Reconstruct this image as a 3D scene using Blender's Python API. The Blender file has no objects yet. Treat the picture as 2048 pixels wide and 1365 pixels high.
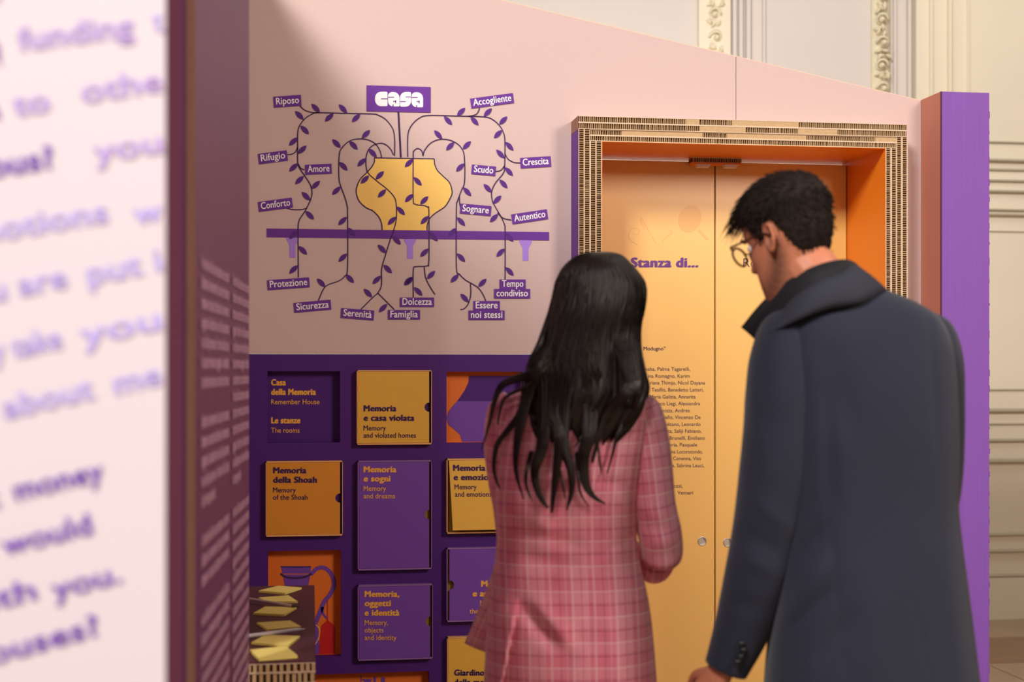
import bpy, bmesh, math, random
from mathutils import Vector, Matrix
random.seed(7)
sc = bpy.context.scene
COL = sc.collection
PI = math.pi

# ------------------------------------------------------------------ camera
F = 2850.0            # focal length in pixels of the 2048 px wide frame
HY = 740.0            # pixel row of the horizon
TH = math.radians(8.46)
CH = 1.41
RX, RY = math.cos(TH), -math.sin(TH)      # camera right (world x, y)
FX, FY = math.sin(TH), math.cos(TH)       # camera forward
cd = bpy.data.cameras.new('camera')
cam = bpy.data.objects.new('camera', cd)
COL.objects.link(cam)
sc.camera = cam
cam.location = (0, 0, CH)
cam.rotation_euler = (PI / 2, 0, -TH)
cd.sensor_width = 36.0
cd.lens = F / 2048 * 36.0
cd.shift_y = (HY - 682.5) / 2048
cd.clip_end = 60
cd.dof.use_dof = True
cd.dof.focus_distance = 4.75
cd.dof.aperture_fstop = 2.8

# ------------------------------------------------------------------ world, lights, exposure
w = bpy.data.worlds.new('hall_light'); sc.world = w
w.use_nodes = True
w.node_tree.nodes['Background'].inputs[0].default_value = (1.0, 0.80, 0.68, 1)
w.node_tree.nodes['Background'].inputs[1].default_value = 0.08

def area(name, loc, target, sx, sy, power, col):
    ld = bpy.data.lights.new(name, 'AREA'); ld.shape = 'RECTANGLE'
    ld.size = sx; ld.size_y = sy; ld.energy = power; ld.color = col
    o = bpy.data.objects.new(name, ld); COL.objects.link(o)
    o.location = loc
    d = Vector(target) - Vector(loc)
    o.rotation_euler = d.to_track_quat('-Z', 'Y').to_euler()
    return o
area('hall_window_light', (-3.5, -3.0, 7.1), (1.1, 5.2, 1.6), 2.0, 2.0, 1080, (1.0, 0.95, 0.92))
area('hall_right_light', (3.3, 0.2, 3.5), (1.0, 4.2, 1.3), 1.2, 1.2, 150, (1.0, 0.84, 0.74))
area('hall_left_light', (-0.5, -0.9, 2.6), (-0.6, 1.6, 1.5), .8, .8, 4, (1.0, 0.95, 0.93))
area('hall_back_light', (4.2, 5.3, 5.5), (4.0, 7.6, 1.2), 3.0, 1.2, 45, (1.0, 0.95, 0.90))
area('rear_fill_light', (1.5, 6.3, 1.9), (1.5, 7.6, 2.3), 1.2, .8, 22, (1.0, 0.95, 0.90))  # unseen fill added behind the stand to whiten the gap over the doors
sc.view_settings.view_transform = 'Standard'
sc.view_settings.look = 'None'
sc.view_settings.exposure = 0.0
sc.view_settings.gamma = 1.0
sc.view_settings.use_curve_mapping = False

# ------------------------------------------------------------------ helpers
def at_depth(px, py, d):
    u = (px - 1024) / F * d
    return Vector((u * RX + d * FX, u * RY + d * FY, CH + (HY - py) / F * d))
def on_wall(px, py, Y):
    t = (px - 1024) / F
    X = Y * math.tan(TH + math.atan(t))
    d = X * FX + Y * FY
    return Vector((X, Y, CH + (HY - py) / F * d))
def to_px(p):
    d = p[0] * FX + p[1] * FY
    u = p[0] * RX + p[1] * RY
    return 1024 + F * u / d, HY - F * (p[2] - CH) / d
def lin(c):
    return tuple(((v / 255) / 12.92 if v / 255 <= .04045 else ((v / 255 + .055) / 1.055) ** 2.4) for v in c) + (1,)

class Mesh:
    def __init__(self): self.v = []; self.f = []; self.uv = None
    def add(self, vs, fs):
        n = len(self.v); self.v += [Vector(p) for p in vs]; self.f += [tuple(i + n for i in f) for f in fs]
    def box(self, a, b):
        x0, y0, z0 = a; x1, y1, z1 = b
        self.add([(x0,y0,z0),(x1,y0,z0),(x1,y1,z0),(x0,y1,z0),(x0,y0,z1),(x1,y0,z1),(x1,y1,z1),(x0,y1,z1)],
                 [(0,3,2,1),(4,5,6,7),(0,1,5,4),(1,2,6,5),(2,3,7,6),(3,0,4,7)])
    def poly(self, pts, vec):
        """thick plate: outline extruded along vec"""
        n = len(pts); vec = Vector(vec)
        self.add([Vector(p) for p in pts] + [Vector(p) + vec for p in pts],
                 [tuple(range(n))[::-1], tuple(range(n, 2 * n))] + [(i, (i + 1) % n, n + (i + 1) % n, n + i) for i in range(n)])
    def tube(self, pts, rads, n=6, cap=True):
        pts = [Vector(p) for p in pts]
        if not hasattr(rads, '__len__'): rads = [rads] * len(pts)
        vs = []; up = Vector((0.3, 0.2, 1)).normalized()
        for i, p in enumerate(pts):
            t = (pts[min(i + 1, len(pts) - 1)] - pts[max(i - 1, 0)])
            if t.length < 1e-9: t = Vector((0, 0, 1))
            t.normalize()
            a = t.cross(up)
            if a.length < 1e-3: a = t.cross(Vector((1, 0, 0)))
            a.normalize(); b = t.cross(a)
            for k in range(n):
                an = 2 * PI * k / n
                vs.append(p + (a * math.cos(an) + b * math.sin(an)) * rads[i])
        m = len(pts)
        fs = [(i*n+k, i*n+(k+1)%n, (i+1)*n+(k+1)%n, (i+1)*n+k) for i in range(m-1) for k in range(n)]
        if cap: fs += [tuple(range(n))[::-1], tuple((m-1)*n+k for k in range(n))]
        self.add(vs, fs)
    def ellipsoid(self, c, r, rot=None, nu=10, nv=8):
        c = Vector(c); vs = []; fs = []
        for j in range(nv + 1):
            a = PI * j / nv
            for i in range(nu):
                b = 2 * PI * i / nu
                q = Vector((r[0]*math.sin(a)*math.cos(b), r[1]*math.sin(a)*math.sin(b), r[2]*math.cos(a)))
                if rot: q = rot @ q
                vs.append(c + q)
        for j in range(nv):
            for i in range(nu):
                fs.append((j*nu+i, (j+1)*nu+i, (j+1)*nu+(i+1)%nu, j*nu+(i+1)%nu))
        self.add(vs, fs)

def origin_of(o):
    v = Vector((0, 0, 0))
    while o: v += o.location; o = o.parent
    return v
def prop(o, label=None, cat=None, group=None, kind=None):
    if label: o['label'] = label
    if cat: o['category'] = cat
    if group: o['group'] = group
    if kind: o['kind'] = kind
    return o
def make(name, m, mats, parent=None, smooth=False, origin=None, fidx=None):
    base = origin_of(parent) if parent else Vector((0, 0, 0))
    org = Vector(origin) if origin is not None else Vector((0, 0, 0))
    if parent: org = Vector((0, 0, 0))
    me = bpy.data.meshes.new(name)
    me.from_pydata([tuple(p - base - org) for p in m.v], [], m.f)
    for mt in (mats if isinstance(mats, (list, tuple)) else [mats]): me.materials.append(mt)
    if m.uv:
        l = me.uv_layers.new(name='UVMap')
        for i, lp in enumerate(me.loops): l.data[i].uv = m.uv[lp.vertex_index] if not isinstance(m.uv, dict) else m.uv[i]
    if fidx: me.polygons.foreach_set('material_index', fidx)
    if smooth: me.polygons.foreach_set('use_smooth', [True] * len(me.polygons))
    me.validate(); me.update()
    o = bpy.data.objects.new(name, me); COL.objects.link(o)
    o.location = org
    if parent: o.parent = parent
    return o
def empty(name, loc, label, cat, group=None):
    o = bpy.data.objects.new(name, None); o.empty_display_size = .1
    COL.objects.link(o); o.location = loc
    return prop(o, label, cat, group)

# ------------------------------------------------------------------ materials
def mat(name, rgb, rough=.7, metal=0., noise=0., nscale=20., bump=0., bscale=200., spec=.4, sheen=0., stretch=(1, 1, 1), coat=0.):
    m = bpy.data.materials.new(name); m.use_nodes = True
    nt = m.node_tree; b = nt.nodes['Principled BSDF']
    b.inputs['Base Color'].default_value = lin(rgb)
    b.inputs['Roughness'].default_value = rough
    b.inputs['Metallic'].default_value = metal
    b.inputs['Specular IOR Level'].default_value = spec
    b.inputs['Sheen Weight'].default_value = sheen
    b.inputs['Coat Weight'].default_value = coat
    tc = nt.nodes.new('ShaderNodeTexCoord'); mp = nt.nodes.new('ShaderNodeMapping')
    mp.inputs['Scale'].default_value = stretch
    nt.links.new(tc.outputs['Object'], mp.inputs['Vector'])
    n = nt.nodes.new('ShaderNodeTexNoise'); n.inputs['Scale'].default_value = nscale
    n.inputs['Detail'].default_value = 4
    nt.links.new(mp.outputs[0], n.inputs['Vector'])
    mx = nt.nodes.new('ShaderNodeMix'); mx.data_type = 'RGBA'
    c = lin(rgb)
    mx.inputs[6].default_value = tuple(v * (1 - noise) for v in c[:3]) + (1,)
    mx.inputs[7].default_value = tuple(min(1, v * (1 + noise)) for v in c[:3]) + (1,)
    nt.links.new(n.outputs[0], mx.inputs[0]); nt.links.new(mx.outputs[2], b.inputs['Base Color'])
    if bump:
        n2 = nt.nodes.new('ShaderNodeTexNoise'); n2.inputs['Scale'].default_value = bscale
        nt.links.new(mp.outputs[0], n2.inputs['Vector'])
        bp = nt.nodes.new('ShaderNodeBump'); bp.inputs['Strength'].default_value = bump
        bp.inputs['Distance'].default_value = .002
        nt.links.new(n2.outputs[0], bp.inputs['Height']); nt.links.new(bp.outputs[0], b.inputs['Normal'])
    return m
PINK = mat('pink_print', (208, 183, 178), .8, noise=.06, nscale=260, bump=.15, bscale=500)
PURP = mat('purple_print', (98, 46, 140), .55, noise=.05, nscale=30, spec=.3)
DPURP = mat('dark_purple_panel', (74, 26, 116), .5, noise=.05, nscale=30, spec=.3)
POST = mat('post_purple', (128, 80, 170), .6, noise=.08, nscale=6, stretch=(20, 20, .6))
COVERP = mat('cover_purple', (112, 64, 162), .5, noise=.05, nscale=30)
TAGP = mat('tag_purple', (104, 48, 150), .7)
LEAFP = mat('leaf_purple', (86, 36, 130), .7)
LILAC = mat('lilac_print', (168, 130, 224), .7)
WHITE = mat('white_print', (246, 240, 240), .7)
YEL = mat('vase_yellow', (250, 206, 110), .7, noise=.03)
COVY = mat('cover_yellow', (226, 172, 62), .55, noise=.04, nscale=15)
COVO = mat('cover_amber', (216, 140, 36), .55, noise=.04, nscale=15)
NICHE = mat('niche_orange', (226, 112, 30), .6, noise=.04)
REVEAL = mat('orange_laminate', (232, 132, 32), .4, noise=.03, nscale=5)
DOORM = mat('door_yellow', (236, 192, 110), .33, noise=.03, nscale=3, spec=.5)
DOORG = mat('door_faint_shapes', (230, 178, 98), .35, spec=.5)
INK = mat('ink_purple', (58, 20, 78), .7)
GOLD = mat('gold_print', (244, 176, 70), .7)
EDGEY = mat('cut_edge_amber', (236, 176, 112), .85)
EDGEP = mat('cut_edge_purple', (146, 104, 168), .8)
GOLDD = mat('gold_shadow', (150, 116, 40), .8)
RED = mat('red_print', (196, 20, 18), .6)
LINER = mat('board_liner', (224, 200, 172), .9, noise=.08, nscale=60)
WEB = mat('board_flute', (196, 164, 122), .95, noise=.2, nscale=140)
CORE = mat('board_core', (96, 70, 48), .95, noise=.3, nscale=120)
METAL = mat('nickel', (214, 210, 204), .4, metal=1.)
MAGN = mat('white_plastic', (226, 222, 224), .4)
BROWNP = mat('brown_liner', (150, 108, 92), .85, noise=.1)

# ------------------------------------------------------------------ text
def glyphs(s, bold=0.0, align='LEFT', space=1.0):
    c = bpy.data.curves.new('t', 'FONT'); c.body = s; c.size = 1; c.offset = bold
    c.resolution_u = 3; c.fill_mode = 'BOTH'; c.align_x = align; c.space_character = space
    o = bpy.data.objects.new('t', c); COL.objects.link(o)
    bpy.context.view_layer.update()
    me = bpy.data.meshes.new_from_object(o.evaluated_get(bpy.context.evaluated_depsgraph_get()))
    vs = [v.co.copy() for v in me.vertices]; fs = [tuple(p.vertices) for p in me.polygons]
    bpy.data.objects.remove(o); bpy.data.curves.remove(c); bpy.data.meshes.remove(me)
    return vs, fs
def lettering(lines, fn, parent, m, name='lettering'):
    """lines: (text, x0, x1, baseline, em, bold, angle); fn maps pixels to a point of the surface"""
    M = Mesh()
    for (s, x0, x1, y, em, bold, *an) in lines:
        vs, fs = glyphs(s, min(bold, 0), space=1 + bold*1.2)
        a = min(v.x for v in vs) - bold; b = max(v.x for v in vs) + bold
        sx = (x1 - x0) / (b - a)
        an = math.radians(an[0]) if an else 0
        for kk, (ox, oy) in enumerate([(0, 0)] if bold <= 0 else [(-bold, -bold*.4), (-bold*.35, bold*.4), (bold*.35, -bold*.4), (bold, bold*.4)]):
            pts = []
            for v in vs:
                dx = (v.x + ox - a) * sx; dy = (v.y + oy) * em
                pts.append(fn(x0 + dx * math.cos(an) - dy * math.sin(an), y - dx * math.sin(an) - dy * math.cos(an)))
            M.add([p + (cam.location - p).normalized()*.00025*kk for p in pts], fs)
    return make(name, M, m, parent)

# smooth open curve through points
def catmull(P, n=6):
    P = [Vector(p) for p in P]; out = []
    for i in range(len(P) - 1):
        p0 = P[max(i-1, 0)]; p1 = P[i]; p2 = P[i+1]; p3 = P[min(i+2, len(P)-1)]
        for k in range(n):
            t = k / n
            out.append(.5*((2*p1)+(p2-p0)*t+(2*p0-5*p1+4*p2-p3)*t*t+(-p0+3*p1-3*p2+p3)*t**3))
    out.append(P[-1]); return out

# ------------------------------------------------------------------ planes of the stand
YW, YF, YD, YC = 5.06, 4.93, 5.30, 4.895
def W(px, py, off=0.0):
    p = on_wall(px, py, YW); p.y -= off; return p

# ================================================================== SETTING
YB = 7.62
FLOORM = mat('marble_floor', (176, 152, 124), .35, noise=.25, nscale=5, stretch=(1, 3, 1))
FLOORD = mat('marble_dark', (150, 116, 88), .35, noise=.3, nscale=6, stretch=(1, 3, 1))
JOINT = mat('floor_joint', (92, 72, 56), .8)
m = Mesh(); m.box((-3, -3.5, -.2), (7, 9, -.012))
floor = make('floor', m, JOINT); prop(floor, kind='structure')
ys = [-3.5]
while ys[-1] < 7.6: ys.append(ys[-1] + .62)
for i, y0 in enumerate(ys[:-1]):
    for j in range(8):
        x0 = -3 + j * 1.25
        if not (y0 > 4.5 and x0 > 1.5 or y0 < 7.7): continue
        m = Mesh(); h = random.uniform(-.001, .001)
        m.box((x0 + .003, y0 + .003, -.02), (x0 + 1.247, min(y0 + .617, 7.62), h if False else 0.0))
        make('floor_slab', m, FLOORM if (i + j) % 3 else FLOORD, floor)
WALLG = mat('grey_plaster', (206, 197, 189), .85, noise=.05, nscale=2)
WALLC = mat('cream_plaster', (222, 211, 188), .85, noise=.05, nscale=2.5)
WALLD = mat('cream_moulding', (214, 203, 178), .7, noise=.05, nscale=8)
def WB(px): return on_wall(px, 700, YB).x
def ZB(py, px=2010): return on_wall(px, py, YB).z
xg = WB(1825)
m = Mesh(); m.box((-3, YB, 0), (xg, YB + .2, 6.5))
wall = make('wall_back', m, WALLG); prop(wall, kind='structure')
m = Mesh(); m.box((xg, YB - .05, 0), (8.5, YB + .2, 6.5)); make('pilaster', m, WALLC, wall)
m = Mesh(); m.box((WB(1395), YB - .03, 0), (WB(1458), YB, 6.5)); make('pilaster', m, WALLC, wall)
for a, b, d in ((1464, 1471, .02), (1476, 1483, .025), (1490, 1498, .03), (1524, 1529, .018), (1785, 1790, .02), (1812, 1818, .03)):
    m = Mesh(); m.box((WB(a), YB - d, 0), (WB(b), YB, 6.5)); make('vertical_moulding', m, WALLG, wall)
for a, b, d in ((1850, 1856, .015), (1886, 1893, .02), (1925, 1929, .012)):
    m = Mesh(); m.box((WB(a), YB - .05 - d, ZB(290)), (WB(b), YB - .05, 6.5)); make('vertical_moulding', m, WALLC, wall)
x0 = WB(1850)
for y0, y1, d in ((286, 291, .015), (321, 329, .03), (340, 346, .012), (362, 368, .02), (383, 390, .03), (420, 426, .018), (430, 436, .03), (464, 467, .008),
                  (778, 782, .012), (817, 826, .03), (846, 850, .012), (877, 884, .025), (917, 926, .035), (1064, 1071, .02), (1097, 1103, .028), (1146, 1152, .03)):
    za, zb = ZB(y1), ZB(y0)
    m = Mesh(); n = 7; prof = []
    for k in range(n):
        a = PI * k / (n - 1)
        prof.append((YB - .05 - d * math.sin(a) * .9 - .001, (za + zb) / 2 + (zb - za) / 2 * math.cos(a)))
    vs = [(x0, p[0], p[1]) for p in prof] + [(8.4, p[0], p[1]) for p in prof]
    m.add(vs, [(k, k + 1, n + k + 1, n + k) for k in range(n - 1)] + [tuple(range(n)), tuple(range(n, 2 * n))[::-1]])
    make('horizontal_moulding', m, WALLD, wall, smooth=True)
m = Mesh(); m.box((-3, YB - .075, 0), (8.4, YB, ZB(1152)))
prop(make('baseboard_back', m, WALLC), kind='structure')
# carved foliage strips
CARV = mat('carved_plaster', (216, 206, 176), .7, noise=.12, nscale=30, bump=.3, bscale=60)
def carved(px0, px1, seed):
    rnd = random.Random(seed); m = Mesh(); a, b = WB(px0), WB(px1); cx = (a + b) / 2; hw = (b - a) / 2
    m.box((a, YB - .012, 0.0), (b, YB, 6.4))
    z = 2.6; s = 1
    while z < 4.2:
        pts = []
        for k in range(14):     # scroll
            t = k / 13 * 2.1 * PI; r = hw * .75 * (1 - k / 17)
            pts.append((cx + s * (r * math.cos(t) - hw * .12), YB - .03 - .01 * math.sin(t), z + r * math.sin(t)))
        m.tube(pts, [hw * .16 * (1 - k / 22) for k in range(14)], 6)
        m.ellipsoid((cx - s * hw * .12, YB - .035, z), (hw * .3, .03, hw * .3))
        for k in range(5):      # leaves
            an = rnd.uniform(0, 2 * PI)
            m.ellipsoid((cx + rnd.uniform(-.7, .7) * hw, YB - .025, z + hw * 1.25 + rnd.uniform(-.35, .35) * hw),
                        (hw * .16, .028, hw * .38), Matrix.Rotation(an, 3, 'Y'), 8, 6)
        z += hw * 2.35; s = -s
    return m
make('carved_ornament', carved(1742, 1779, 3), CARV, wall, smooth=True)
make('carved_ornament', carved(1408, 1446, 5), CARV, wall, smooth=True)

# ================================================================== PINK GABLED WALL
root = empty('exhibition_wall', (W(1000, 700).x, YW + .02, 0), 'pink gabled exhibition wall with printed vase and vines above a purple grid of boxes', 'wall')
pL = W(400, 709); zsplit = W(800, 708.4).z
def top_z(X):   # sloping roof edge
    a = W(1000, 0); b = W(1842, 202)
    return a.z + (b.z - a.z) * (X - a.x) / (b.x - a.x)
xs_ = W(1472, 0).x; xe = W(1842, 0).x; xf = W(1150, 0).x; xr = -.55
m = Mesh()
m.poly([(xr, YW, zsplit), (xf, YW, zsplit), (xf, YW, W(1150, 262).z), (xs_ - .0012, YW, W(1472, 262).z), (xs_ - .0012, YW, top_z(xs_)), (xr + .15, YW, top_z(xr + .15)), (xr, YW, top_z(xr + .3))], (0, .03, 0))
make('pink_panel', m, PINK, root)
m = Mesh(); xl = W(496, 0).x; m.box((xl-.03, 3.25, .0), (xl, YW-.002, 2.86)); make('side_wall', m, PINK, root)
m = Mesh()
xfr = W(1812, 0).x
m.poly([(xs_ + .0012, YW, W(1472, 262).z), (xfr, YW, W(1472, 262).z), (xfr, YW, 0), (xe, YW, 0), (xe, YW, top_z(xe)), (xs_ + .0012, YW, top_z(xs_))], (0, .03, 0))
make('pink_panel', m, PINK, root)
for a, b in ((xr, xs_), (xs_, xe)):     # raw top edge
    m = Mesh(); m.poly([(a, YW + .001, top_z(a)), (b, YW + .001, top_z(b)), (b, YW + .001, top_z(b) + .003), (a, YW + .001, top_z(a) + .003)], (0, .028, 0))
    make('edge_liner', m, LINER, root)

# printed drawing
def z1(x, y): return (500 + x / 5.056, 150 + y / 5.056)
def z2(x, y): return (800 + x / 5.056, 150 + y / 5.056)
def z3(x, y): return (500 + x / 5.056, 400 + y / 5.056)
def z4(x, y): return (800 + x / 5.056, 400 + y / 5.056)
def ribbon(M, pts, wpx, off):
    P = catmull([(p[0], p[1], 0) for p in pts], 5)
    vs = []; 
    for i, p in enumerate(P):
        t = P[min(i+1, len(P)-1)] - P[max(i-1, 0)]
        t.normalize(); n = Vector((-t.y, t.x, 0)) * wpx / 2
        vs += [W(p.x + n.x, p.y + n.y, off), W(p.x - n.x, p.y - n.y, off)]
    M.add(vs, [(2*i, 2*i+1, 2*i+3, 2*i+2) for i in range(len(P) - 1)])
lf = [z1(1258,840), z1(1257,880), z1(1232,930), z1(1180,990), z1(1120,1050), z1(1085,1120), z1(1075,1190), z1(1100,1270), z1(1150,1325), z1(1190,1352), z3(1240,110), z3(1300,170), z3(1330,240), z3(1337,305)]
rt = [z4(272,310), z4(276,250), z4(300,190), z4(350,140), z4(440,80), z2(478,1300), z2(520,1220), z2(525,1170), z2(500,1090), z2(440,1030), z2(380,970), z2(352,910), z2(345,850)]
def dense(pts): return [(p.x, p.y) for p in catmull([(a, b, 0) for a, b in pts], 5)]
lfd, rtd = dense(lf), dense(rt)
m = Mesh()
n = min(len(lfd), len(rtd))
R2 = rtd[::-1]
def samp(L, t):
    f = t * (len(L) - 1); i = min(int(f), len(L) - 2); k = f - i
    return (L[i][0] + (L[i+1][0] - L[i][0]) * k, L[i][1] + (L[i+1][1] - L[i][1]) * k)
vs = []
for i in range(61):
    a = samp(lfd, i / 60); b = samp(R2, i / 60); vs += [W(*a, .0012), W(*b, .0012)]
m.add(vs, [(2*i, 2*i+1, 2*i+3, 2*i+2) for i in range(60)])
prop(make('printed_vase', m, YEL, root), label='yellow vase shape with dark outline')
m = Mesh()
ribbon(m, lf, 2.2, .0016); ribbon(m, rt, 2.2, .0016); ribbon(m, [lf[0], rt[-1]], 2.4, .0016)
ribbon(m, [z1(1500,375), z1(1525,835)], 3.6, .0017)
VINES = [
 [z1(1462,820), z1(1462,640), z1(1440,540), z1(1370,450), z1(1290,405), z1(1230,395), z1(950,389), z1(700,383), z1(640,392), z1(560,440), z1(500,520), z1(483,600), z1(483,740), z1(483,880), z1(500,940), z1(560,1030), z1(610,1110), z1(627,1180), z1(615,1260), z3(560,110), z3(500,205), z3(487,290), z3(488,550), z3(490,785)],
 [z1(500,310), z1(560,360), z1(640,382), z1(700,383)], [z1(483,730), z1(460,780), z1(420,803), z1(380,807)], [z1(488,900), z1(510,940), z1(550,962)],
 [z3(360,80), z3(430,98), z3(520,98), z3(575,85)],
 [z1(1330,835), z1(1315,770), z1(1270,700), z1(1200,660), z1(1110,647), z1(1010,668), z1(930,740), z1(902,820), z1(900,1040), z1(920,1130), z1(960,1240), z3(982,60), z3(987,140), z3(987,690), z3(960,770), z3(900,820), z3(790,860), z3(740,910), z3(688,1030)],
 [z1(1450,810), z1(1420,750), z1(1370,705), z1(1320,692), z1(1250,710), z1(1200,755), z1(1175,830), z1(1175,930), z1(1200,1000), z1(1290,1080), z1(1390,1160), z1(1460,1240), z3(1480,60), z3(1480,190), z3(1455,300), z3(1420,400), z3(1370,560), z3(1332,700), z3(1330,860), z3(1295,940), z3(1240,990), z3(1120,1110)],
 [z3(1295,945), z3(1460,1110)],
 [z2(78,830), z2(78,620), z2(110,520), z2(190,440), z2(290,410), z2(570,416), z2(850,425), z2(940,455), z2(1010,520), z2(1050,600), z2(1060,690), z2(1057,930), z2(1040,1000), z2(960,1100), z2(925,1190), z2(935,1280), z4(965,75), z4(1020,170), z4(1055,250), z4(1062,320), z4(1062,810)],
 [z2(805,335), z2(780,390), z2(740,410), z2(690,420)], [z2(1062,800), z2(1090,850), z2(1150,885), z2(1215,890)], [z2(1055,920), z2(1020,965), z2(965,978)],
 [z4(985,130), z4(1040,185), z4(1125,205)],
 [z2(232,820), z2(250,760), z2(310,690), z2(390,655), z2(480,655), z2(560,685), z2(620,740), z2(650,830), z2(652,1080), z2(620,1170), z2(580,1280), z4(570,90), z4(570,680), z4(600,750), z4(660,810), z4(720,845), z4(790,890), z4(840,960), z4(870,1030)],
 [z4(712,848), z4(715,960), z4(690,1050), z4(650,1100), z4(610,1110)], [z2(600,1235), z2(603,1300), z4(612,80)],
 [z2(232,820), z2(220,770), z2(180,745), z2(140,770), z2(133,830), z2(133,1260), z2(150,1305), z2(190,1318), z2(240,1322), z4(278,75), z4(292,120), z4(292,620), z4(275,665), z4(240,673), z4(165,677), z4(135,710), z4(135,985)],
 [z4(245,680), z4(260,790), z4(310,890), z4(355,960)]]
for v in VINES: ribbon(m, v, 2.0, .0026)
make('printed_vine', m, INK, root)
LV = [(z1, -1, [(665,338),(500,410),(555,558),(940,343),(875,695),(1047,713),(945,925),(1240,790),(567,1228)]),
      (z1, 1, [(802,432),(1073,437),(440,675),(530,758),(442,937),(502,1065),(667,1113),(1173,600),(1130,885),(1162,1060),(875,1172),(1313,1017),(1335,1200)]),
      (z2, 1, [(617,375),(887,380),(1043,462),(990,600),(507,722),(675,712),(608,937),(90,893),(92,1247),(245,1270),(983,1262)]),
      (z2, -1, [(485,463),(752,467),(385,605),(1105,722),(1013,800),(178,1078),(1100,978),(1045,1103),(678,1182),(885,1147)]),
      (z3, -1, [(605,157),(535,512),(1010,797),(720,840),(1335,497),(1483,410),(1393,700),(1193,943),(1525,112),(1025,325)]),
      (z3, 1, [(937,215),(940,585),(442,705),(440,355),(1435,213),(1283,810),(1347,1095),(1600,820)]),
      (z4, -1, [(617,220),(617,585),(1108,725),(185,927),(652,993),(340,375),(1105,380)]),
      (z4, 1, [(250,205),(950,185),(530,327),(247,535),(1015,535),(315,760),(92,825),(553,795),(833,840)])]
def leaf_mesh(s):
    me = bpy.data.meshes.new('leaf'); k = 1 / 572.
    pts = []
    for i in range(7):
        t = i / 6; pts.append(((t - .5) * 24, 5.0 * math.sin(PI * t) ** .8 if 0 < t < 1 else 0))
    pts += [(a, -b * .95) for a, b in pts[-2:0:-1]]
    an = math.radians(46) * s
    vs = [((a*math.cos(an) - b*math.sin(an)) * k, 0, (a*math.sin(an) + b*math.cos(an)) * k) for a, b in pts]
    me.from_pydata(vs, [], [tuple(range(len(vs)))]); me.materials.append(LEAFP); return me
LM = {1: leaf_mesh(1), -1: leaf_mesh(-1)}
base = origin_of(root)
for fn, s, L in LV:
    for (x, y) in L:
        o = bpy.data.objects.new('printed_leaf', LM[s]); COL.objects.link(o); o.parent = root
        o.location = W(*fn(x, y), .0032) - base
m = Mesh(); m.poly([W(533.5, 457.4, .002), W(533.5, 475, .002), W(1098, 481.3, .002), W(1098, 464.5, .002)], (0, .001, 0))
make('printed_shelf', m, TAGP, root)
for cx, y in ((585, 474), (820, 476), (1051, 480)):
    q = [(-13, 0), (-12, 6), (-8, 13), (-6, 17), (-6, 42), (6, 42), (6, 17), (8, 13), (12, 6), (13, 0)]
    m = Mesh(); m.poly([W(cx + a, y + b, .0012) for a, b in q], (0, .0008, 0)); make('printed_bracket', m, LILAC, root)
TAGS = [('Riposo',575,203,55,22,4),('Rifugio',546,315,58,21,7.5),('Amore',637,339,53,20,2.5),('Conforto',551,410,68,20,7.5),('Accogliente',984,202,86,20,7.5),
        ('Crescita',1071,325,61,21,3.5),('Scudo',967,341,48,19,-5),('Sognare',951,420,62,20,-5),('Autentico',1059,434,72,20,8.5),('Protezione',577,568,84,20,4),
        ('Sicurezza',625,613,74,20,5),('Serenità',715,629,66,20,-4.5),('Famiglia',808,630,64,19,0),('Dolcezza',834,605,68,19,0)]
def tag(rects, lines):
    m = Mesh()
    for (cx, cy, w_, h_, an) in rects:
        a = math.radians(an); q = []
        for sx, sy in ((-1,-1),(-1,1),(1,1),(1,-1)):
            dx, dy = sx*w_/2, sy*h_/2
            q.append(W(cx + dx*math.cos(a) + dy*math.sin(a), cy - dx*math.sin(a) + dy*math.cos(a), .0034))
        m.poly(q, (0, .0008, 0))
    t = make('word_tag', m, TAGP, root)
    lettering(lines, lambda x, y: W(x, y, .0042), t, WHITE)
def tline(s, cx, cy, w_, an):
    a = math.radians(an); e = 4.5; hw = w_ / 2 - e; dy = 5.2
    return (s, cx - hw*math.cos(a) + dy*math.sin(a), cx - hw*math.cos(a) + dy*math.sin(a) + 2*hw, cy + hw*math.sin(a) + dy*math.cos(a), 19.5, .022, an)
for s, cx, cy, w_, h_, an in TAGS: tag([(cx, cy, w_, h_, an)], [tline(s, cx, cy, w_, an)])
tag([(1025,569,52,19,0),(1024,588,72,19,0)], [tline('Tempo',1025,569,52,0), tline('condiviso',1024,588,72,0)])
tag([(973,612,53,19,0),(973,631,72,19,0)], [tline('Essere',973,612,53,0), tline('noi stessi',973,631,72,0)])
# casa sign
m = Mesh(); m.poly([W(733,171,.0034), W(733,223,.0034), W(861,225.5,.0034), W(861,174.5,.0034)], (0,.0008,0))
sign = make('word_tag', m, TAGP, root); sign['label'] = 'large purple sign with white word casa'
def rr(x0, y0, x1, y1, r):      # rounded rectangle, radii tl, tr, br, bl
    out = []
    for (cx, cy, a0, q) in ((x0+r[0], y0+r[0], 180, r[0]), (x1-r[1], y0+r[1], 270, r[1]), (x1-r[2], y1-r[2], 0, r[2]), (x0+r[3], y1-r[3], 90, r[3])):
        for k in range(5):
            a = math.radians(a0 + 22.5 * k); out.append((cx + q*math.cos(a), cy + q*math.sin(a)))
    return out
m = Mesh(); m2 = Mesh()
def blob(M, pts, off): M.add([W(x, y, off) for x, y in pts], [tuple(range(len(pts)))])
blob(m, rr(750,184,775,213,(12,3,3,12)), .0042)
blob(m, rr(776,184.5,799,213.5,(8,12,2,10)), .0042)
blob(m, rr(800,184.5,822,214,(11,3,11,3)), .0042)
blob(m, rr(823,185,846,215,(8,12,2,10)), .0042)
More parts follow.
